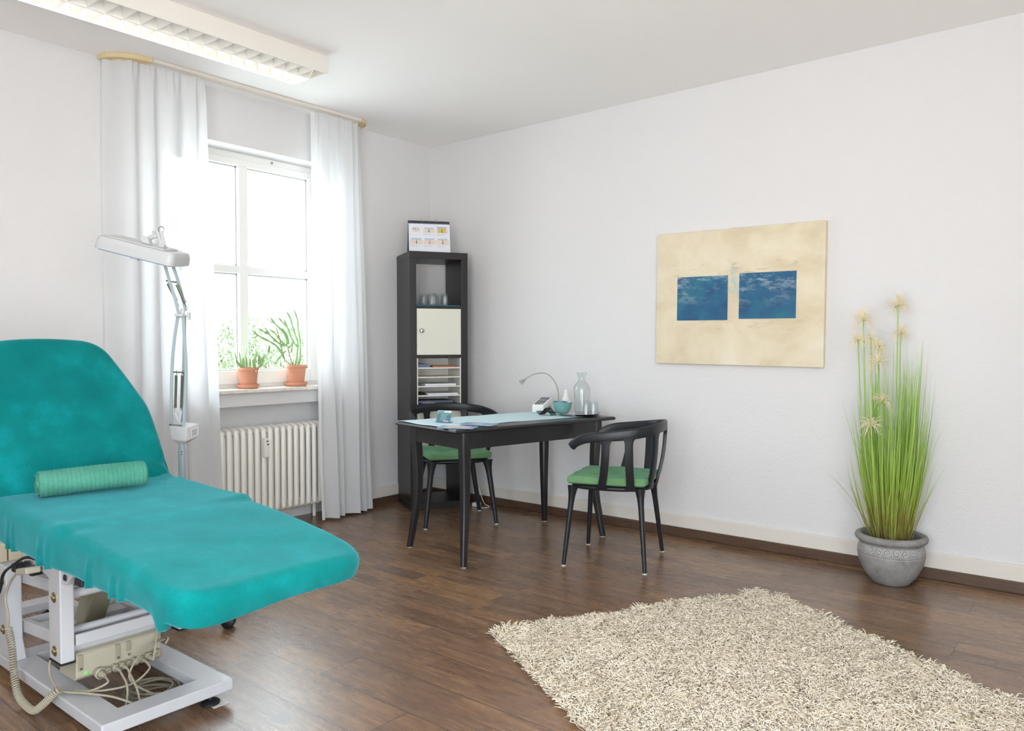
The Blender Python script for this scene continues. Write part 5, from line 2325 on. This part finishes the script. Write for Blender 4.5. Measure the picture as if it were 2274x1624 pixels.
m.tube(pts, .0031, 6)
cp(m, 'spiral_cord', 'cable', smooth=True)
m = MB()
m.tube(bez([(1.58, -3.36, .47), (1.50, -3.385, .478), (1.42, -3.40, .44), (1.36, -3.41, .40), (1.33, -3.415, .33), (1.22, -3.42, .27), (1.0, -3.40, .15)], 8), .005, 8)
cp(m, 'black_cable', 'rubber', smooth=True)
m = MB()
m.tube(bez([(1.40, -3.05, .50), (1.43, -3.02, .38), (1.42, -3.04, .26), (1.36, -3.08, .21)], 8), .006, 8)
cp(m, 'white_cable', 'tray_white', smooth=True)

# towel roll
TW0, TW1 = Vector((1.578, -3.373, .729)), Vector((1.655, -3.055, .735))
m = MB()
NT_, NL = 64, 250
ax = (TW1 - TW0)
LT = ax.length
d = ax.normalized()
e1 = Vector((1, 0, 0))
e2 = d.cross(e1).normalized()
e1 = e2.cross(d)
e2 = -e2 if e2.z < 0 else e2


def tw(u, v):
    a = 2 * PI * u
    rib = .0016 * (1 - min(1, abs(((v * LT / .0135) % 1) - .5) * 4.5)) if .02 < v < .98 else 0
    r = .0455 + max(rib, -.0005) + .0015 * math.sin(3 * a + 5 * v)
    if v > .955:
        r *= math.sqrt(max(0.02, 1 - ((v - .955) / .05) ** 2))
    if v < .012:
        r -= .003 * (1 - v / .012)
    return TW0 + d * (v * LT) + e1 * r * math.cos(a) * 1.06 + e2 * (r * math.sin(a) * .93)


m.grid(NT_, NL, tw, cu=True)
towel = one(m, 'rolled_towel', 'towel', 'rolled green ribbed towel lying across the teal couch', 'towel', (1.56, -3.2, .69), smooth=True, angle=180)
m = MB()
sp_ = []
NSP = 140
for i in range(NSP):
    f = i / (NSP - 1)
    a = 2 * PI * 3.4 * f + .9
    r = .0405 - .034 * f
    sp_.append((a, r))
fr = []
for a, r in sp_:
    c_ = TW0 + e1 * r * math.cos(a) * 1.06 + e2 * r * math.sin(a) * .93
    o_ = (e1 * math.cos(a) + e2 * math.sin(a)) * .0042
    wv = .004 * math.sin(a * 1.3)
    fr.append([c_ - o_ + d * (-.004 + wv), c_ + o_ + d * (-.004 + wv), c_ + o_ + d * .03, c_ - o_ + d * .03])
m.sweep(fr)
m.build('rolled_layers', 'towel', towel, world=(1.56, -3.2, .69), smooth=True, angle=60)
m = MB()
m.sweep([[TW0 + d * .03 + e1 * .043 * math.cos(a) + e2 * .038 * math.sin(a) for a in np.linspace(0, 2 * PI, 24, endpoint=False)],
         [TW0 + d * .032 + e1 * .043 * math.cos(a) + e2 * .038 * math.sin(a) for a in np.linspace(0, 2 * PI, 24, endpoint=False)]])
m.build('towel_core', 'towel', towel, world=(1.56, -3.2, .69))

# ================================================================== MAGNIFIER LAMP
LO = Vector((1.15, -2.655, 0))
t = thing('magnifier_lamp', 'pale grey jointed magnifier lamp standing behind the couch', 'floor lamp', LO)
IR = camR
IN = Vector((-IR.y, IR.x, 0))      # away from the camera


def LPt(px, py, dd=0.0):
    q = IR * ((px - 387) / 515) + IN * dd
    return Vector((q.x, q.y, 1.18 + (767.5 - py) / 515))


def lp(mm, name, mats, **kw):
    return mm.build(name, mats, t, **kw)


m = MB()
m.tube([LPt(383, 985), (LPt(383, 985).x, LPt(383, 985).y, .12)], .0125, 16)
m.tube([LPt(383, 1000), (LPt(383, 985).x, LPt(383, 985).y, .12)], .015, 16)
lp(m, 'pole', 'lampw', smooth=True)
m = MB()
for z in (1003, 1009):
    m.tube([LPt(386, z, -.012), LPt(386, z, -.0155)], .0022, 8)
lp(m, 'pole_screw', 'rubber')
m = MB()
bx, by = LPt(383, 985).x, LPt(383, 985).y
m.lathe([(.03, .10), (.034, .13), (.02, .17), (.016, .20)], c=(bx, by, 0), n=20)
for k in range(5):
    a = 2 * PI * k / 5 + math.atan2(-2.603 - (LO.y + by), 1.426 - (LO.x + bx))
    e = Vector((bx + .275 * math.cos(a), by + .275 * math.sin(a), 0))
    m.tube(bez([(bx, by, .12), (bx + .14 * math.cos(a), by + .14 * math.sin(a), .11), (e.x, e.y, .075)], 5), [.020] * 6 + [.017] * 5, 10)
lp(m, 'star_base', 'lampw', smooth=True)
for k in range(5):
    a = 2 * PI * k / 5 + math.atan2(-2.603 - (LO.y + by), 1.426 - (LO.x + bx))
    e = Vector((bx + .275 * math.cos(a), by + .275 * math.sin(a), 0))
    m = MB()
    sd = Vector((-math.sin(a + .6), math.cos(a + .6), 0))
    for sg in (-1, 1):
        c = e + sd * sg * .014 + Vector((0, 0, .026))
        m.tube([c - sd * .010, c - sd * .006, c + sd * .006, c + sd * .010], [.020, .026, .026, .020], 20)
    m.tube([e + Vector((0, 0, .026)), e + Vector((0, 0, .065))], .008, 8)
    lp(m, 'castor', 'rubber', smooth=True, angle=35)
# spring box
m = MB()
A = [LPt(361, 945, -.03), LPt(401, 949, -.03), LPt(413.5, 943, .045), LPt(374, 939, .045)]
B = [LPt(367, 975, -.028), LPt(399, 979, -.028), LPt(413, 972, .043), LPt(378, 968, .043)]
C_ = [LPt(376, 986, -.01), LPt(390, 987, -.01), LPt(395, 984, .02), LPt(381, 983, .02)]
m.sweep([C_, B, A])
lp(m, 'spring_box', 'lamph', bevel=.003)
m = MB()
nn = (A[2] - A[1])
o_ = Vector((IR.x, IR.y, 0)) * .0012
q0, q1 = A[1].lerp(A[2], .28), A[1].lerp(A[2], .9)
m.add([q0 + Vector((0, 0, -.012)) + o_, q1 + Vector((0, 0, -.012)) + o_, q1 + Vector((0, 0, -.046)) + o_, q0 + Vector((0, 0, -.046)) + o_], [(0, 1, 2, 3)])
for z_ in (.018, .024, .031, .038):
    m.add([q0.lerp(q1, .15) + Vector((0, 0, -z_)) + o_ * 2, q0.lerp(q1, .8) + Vector((0, 0, -z_)) + o_ * 2, q0.lerp(q1, .8) + Vector((0, 0, -z_ - .0025)) + o_ * 2, q0.lerp(q1, .15) + Vector((0, 0, -z_ - .0025)) + o_ * 2], [(0, 1, 2, 3)], 1)
lp(m, 'type_label', ['label', 'screen'])


def flatbar(pts, wd=.013, tk=.006):
    mm = MB()
    P = bez(pts, 6)
    fr = []
    for i, p in enumerate(P):
        dd_ = (P[min(i + 1, len(P) - 1)] - P[max(i - 1, 0)]).normalized()
        s1 = IN
        s2 = dd_.cross(s1).normalized()
        fr.append([p - s2 * wd / 2 - s1 * tk / 2, p + s2 * wd / 2 - s1 * tk / 2, p + s2 * wd / 2 + s1 * tk / 2, p - s2 * wd / 2 + s1 * tk / 2])
    mm.sweep(fr)
    return mm


lo = [([(360.5, 945), (362, 860), (365, 800), (371, 745), (379, 697)], .0), ([(390.5, 949), (396, 860), (397.5, 805), (395, 755), (392.5, 698)], -.012), ([(381, 938), (384, 850), (387, 770), (389, 698)], .02)]
for pts, dd_ in lo:
    m = flatbar([LPt(x, y, dd_) for x, y in pts])
    lp(m, 'lower_arm', 'lampw', bevel=.001)
up_ = [([(383, 700), (376, 668), (364, 628), (352, 585), (342, 545)], -.01), ([(393, 690), (385, 655), (374, 615), (362, 580), (350, 548)], .014)]
for pts, dd_ in up_:
    m = flatbar([LPt(x, y, dd_) for x, y in pts])
    lp(m, 'upper_arm', 'lampw', bevel=.001)


def spring(a, b, r=.0048, n=44):
    mm = MB()
    a, b = Vector(a), Vector(b)
    ax_ = (b - a)
    dd_ = ax_.normalized()
    s1 = IN
    s2 = dd_.cross(s1)
    P = [a - dd_ * .02] + [a + ax_ * (k / (n * 6)) + s1 * r * math.cos(k * PI / 3) + s2 * r * math.sin(k * PI / 3) for k in range(n * 6)] + [b + dd_ * .02]
    mm.tube(P, .0015, 5)
    return mm


for a, b in (((373, 832), (370, 906)), ((386.5, 832), (383.5, 906)), ((357, 630), (376, 668)), ((377, 632), (394, 672))):
    lp(spring(LPt(*a), LPt(*b)), 'spring', 'spring', smooth=True)
m = MB()
for a_, b_ in ((LPt(366, 826), LPt(393, 827)), (LPt(358, 943, -.01), LPt(394, 945, -.01)), (LPt(353, 623), LPt(376, 627))):
    m = MB()
    m.tube([a_, b_], .003, 8)
    lp(m, 'cross_pin', 'spring', smooth=True)
m = MB()
m.bar(LPt(369, 915), LPt(378, 940), .006, .010, up=(0, 0, 1))
m.bar(LPt(384, 912), LPt(378, 940), .006, .010, up=(0, 0, 1))
m.bar(LPt(376, 700, -.02), LPt(395, 700, -.02), .014, .012)
m.tube([LPt(387, 706), LPt(390, 686)], .010, 12)
lp(m, 'joint_bracket', 'lamph', bevel=.002)
m = MB()
m.tube([LPt(395, 700), LPt(401, 701)], .006, 10)
m.bar(LPt(402, 693), LPt(403, 710), .012, .012)
m.bar(LPt(400, 694), LPt(406, 696), .01, .006)
m.bar(LPt(400, 708), LPt(406, 707), .01, .006)
lp(m, 'clamp_knob', 'lamph', bevel=.002)
m = MB()
m.tube(bez([LPt(390, 668), LPt(399, 669), LPt(402, 678), LPt(398, 688), LPt(393, 692)], 6), .0018, 6)
lp(m, 'loop_wire', 'lamph', smooth=True)
# head: rounded slab tilted down to the right
ha, hb = LPt(222, 536), LPt(388, 578)
dl = (hb - ha)
LH = dl.length
dl.normalize()
dn = Vector((-dl.z * IR.x, -dl.z * IR.y, math.sqrt(1 - dl.z ** 2))).normalized()
dn = (dn - dl * dn.dot(dl)).normalized()
dp = IN.copy()
# tip it a little towards the camera, so the top plate shows as a sliver
m = MB()


def hd_(u, v, w_):
    """u along, v depth, w up; slightly rolled"""
    tl_ = math.radians(7)
    v2 = v * math.cos(tl_) - w_ * math.sin(tl_)
    w2 = v * math.sin(tl_) + w_ * math.cos(tl_)
    return ha + dl * u + dp * (v2 + .0) + dn * w2


OUT = rounded([(-.004, -.095), (LH + .004, -.095), (LH + .004, .095), (-.004, .095)], [.035, .03, .03, .035], 6)
fr = []
for sc, w_ in ((1.0, -.026), (1.005, -.022), (.995, .006), (.96, .020), (.90, .028)):
    fr.append([hd_((a - LH / 2) * (1 - (1 - sc) * .55) + LH / 2, b * sc, w_) for a, b in OUT])
m.sweep(fr)
lp(m, 'lamp_head', 'lamph', smooth=True, angle=30)
m = MB()
m.prism(rounded([(.02, -.075), (LH - .05, -.075), (LH - .05, .075), (.02, .075)], [.02] * 4), lambda u, v, w_: hd_(u, v, w_), .028, .034)
lp(m, 'lens_lid', 'lamph', bevel=.003)
m = MB()
m.prism(rounded([(.01, -.085), (LH - .01, -.085), (LH - .01, .085), (.01, .085)], [.02] * 4), lambda u, v, w_: hd_(u, v, w_), -.031, -.0265)
lp(m, 'lamp_diffuser', plain('blue_grey_diffuser', (150, 164, 190), .3), smooth=False)
m = MB()
m.box((LH * .46, -.085, -.037), (LH * .56, -.06, -.031))
m.v = [tuple(hd_(*p)) for p in m.v]
lp(m, 'lid_latch', 'lamph')
m = MB()
m.prism([(308, 541), (326, 546), (322, 530), (311, 526), (306, 530)], lambda u, v, w_: LPt(u, v, w_), -.035, .0)
m.bar(LPt(312, 532), LPt(334, 521), .02, .016)
m.tube([LPt(325, 525), LPt(335, 523)], .011, 12)
m.bar(LPt(334, 512), LPt(346, 545), .008, .012)
m.bar(LPt(343, 514), LPt(351, 545), .008, .012)
m.bar(LPt(340, 546), LPt(352, 548), .03, .012)
m.tube([LPt(330, 516, -.02), LPt(334, 524, .01)], .006, 10)
lp(m, 'head_hinge', 'lamph', bevel=.002)
m = MB()
m.tube([LPt(344 + 6 * math.cos(a), 510 + 6.5 * math.sin(a)) for a in np.linspace(0, 2 * PI, 20, endpoint=False)], .0018, 6, closed=True)
lp(m, 'hinge_ring', 'spring', smooth=True)

# ================================================================== SOCKET BOXES AT THE LEFT EDGE
t = thing('socket_box', 'cream double socket box by the wall behind the couch', 'socket box', (.02, -2.985, .12))
m = MB()
m.box((.018, -2.985, .125), (.078, -2.925, .215))
m.build('box_body', 'socketp', t, world=t.location, bevel=.005)
m = MB()
m.box((.018, -3.06, .125), (.078, -2.992, .215))
m.build('box_body', 'socketp', t, world=t.location, bevel=.005)
m = MB()
m.box((.078, -2.972, .150), (.081, -2.935, .195))
f_ = m.build('socket_face', 'socketp', t, world=t.location, bevel=.001)
m = MB()
m.box((.0812, -2.962, .178), (.0818, -2.956, .184))
m.box((.0812, -2.950, .178), (.0818, -2.945, .184))
m.build('socket_hole', 'dark', f_, world=t.location)
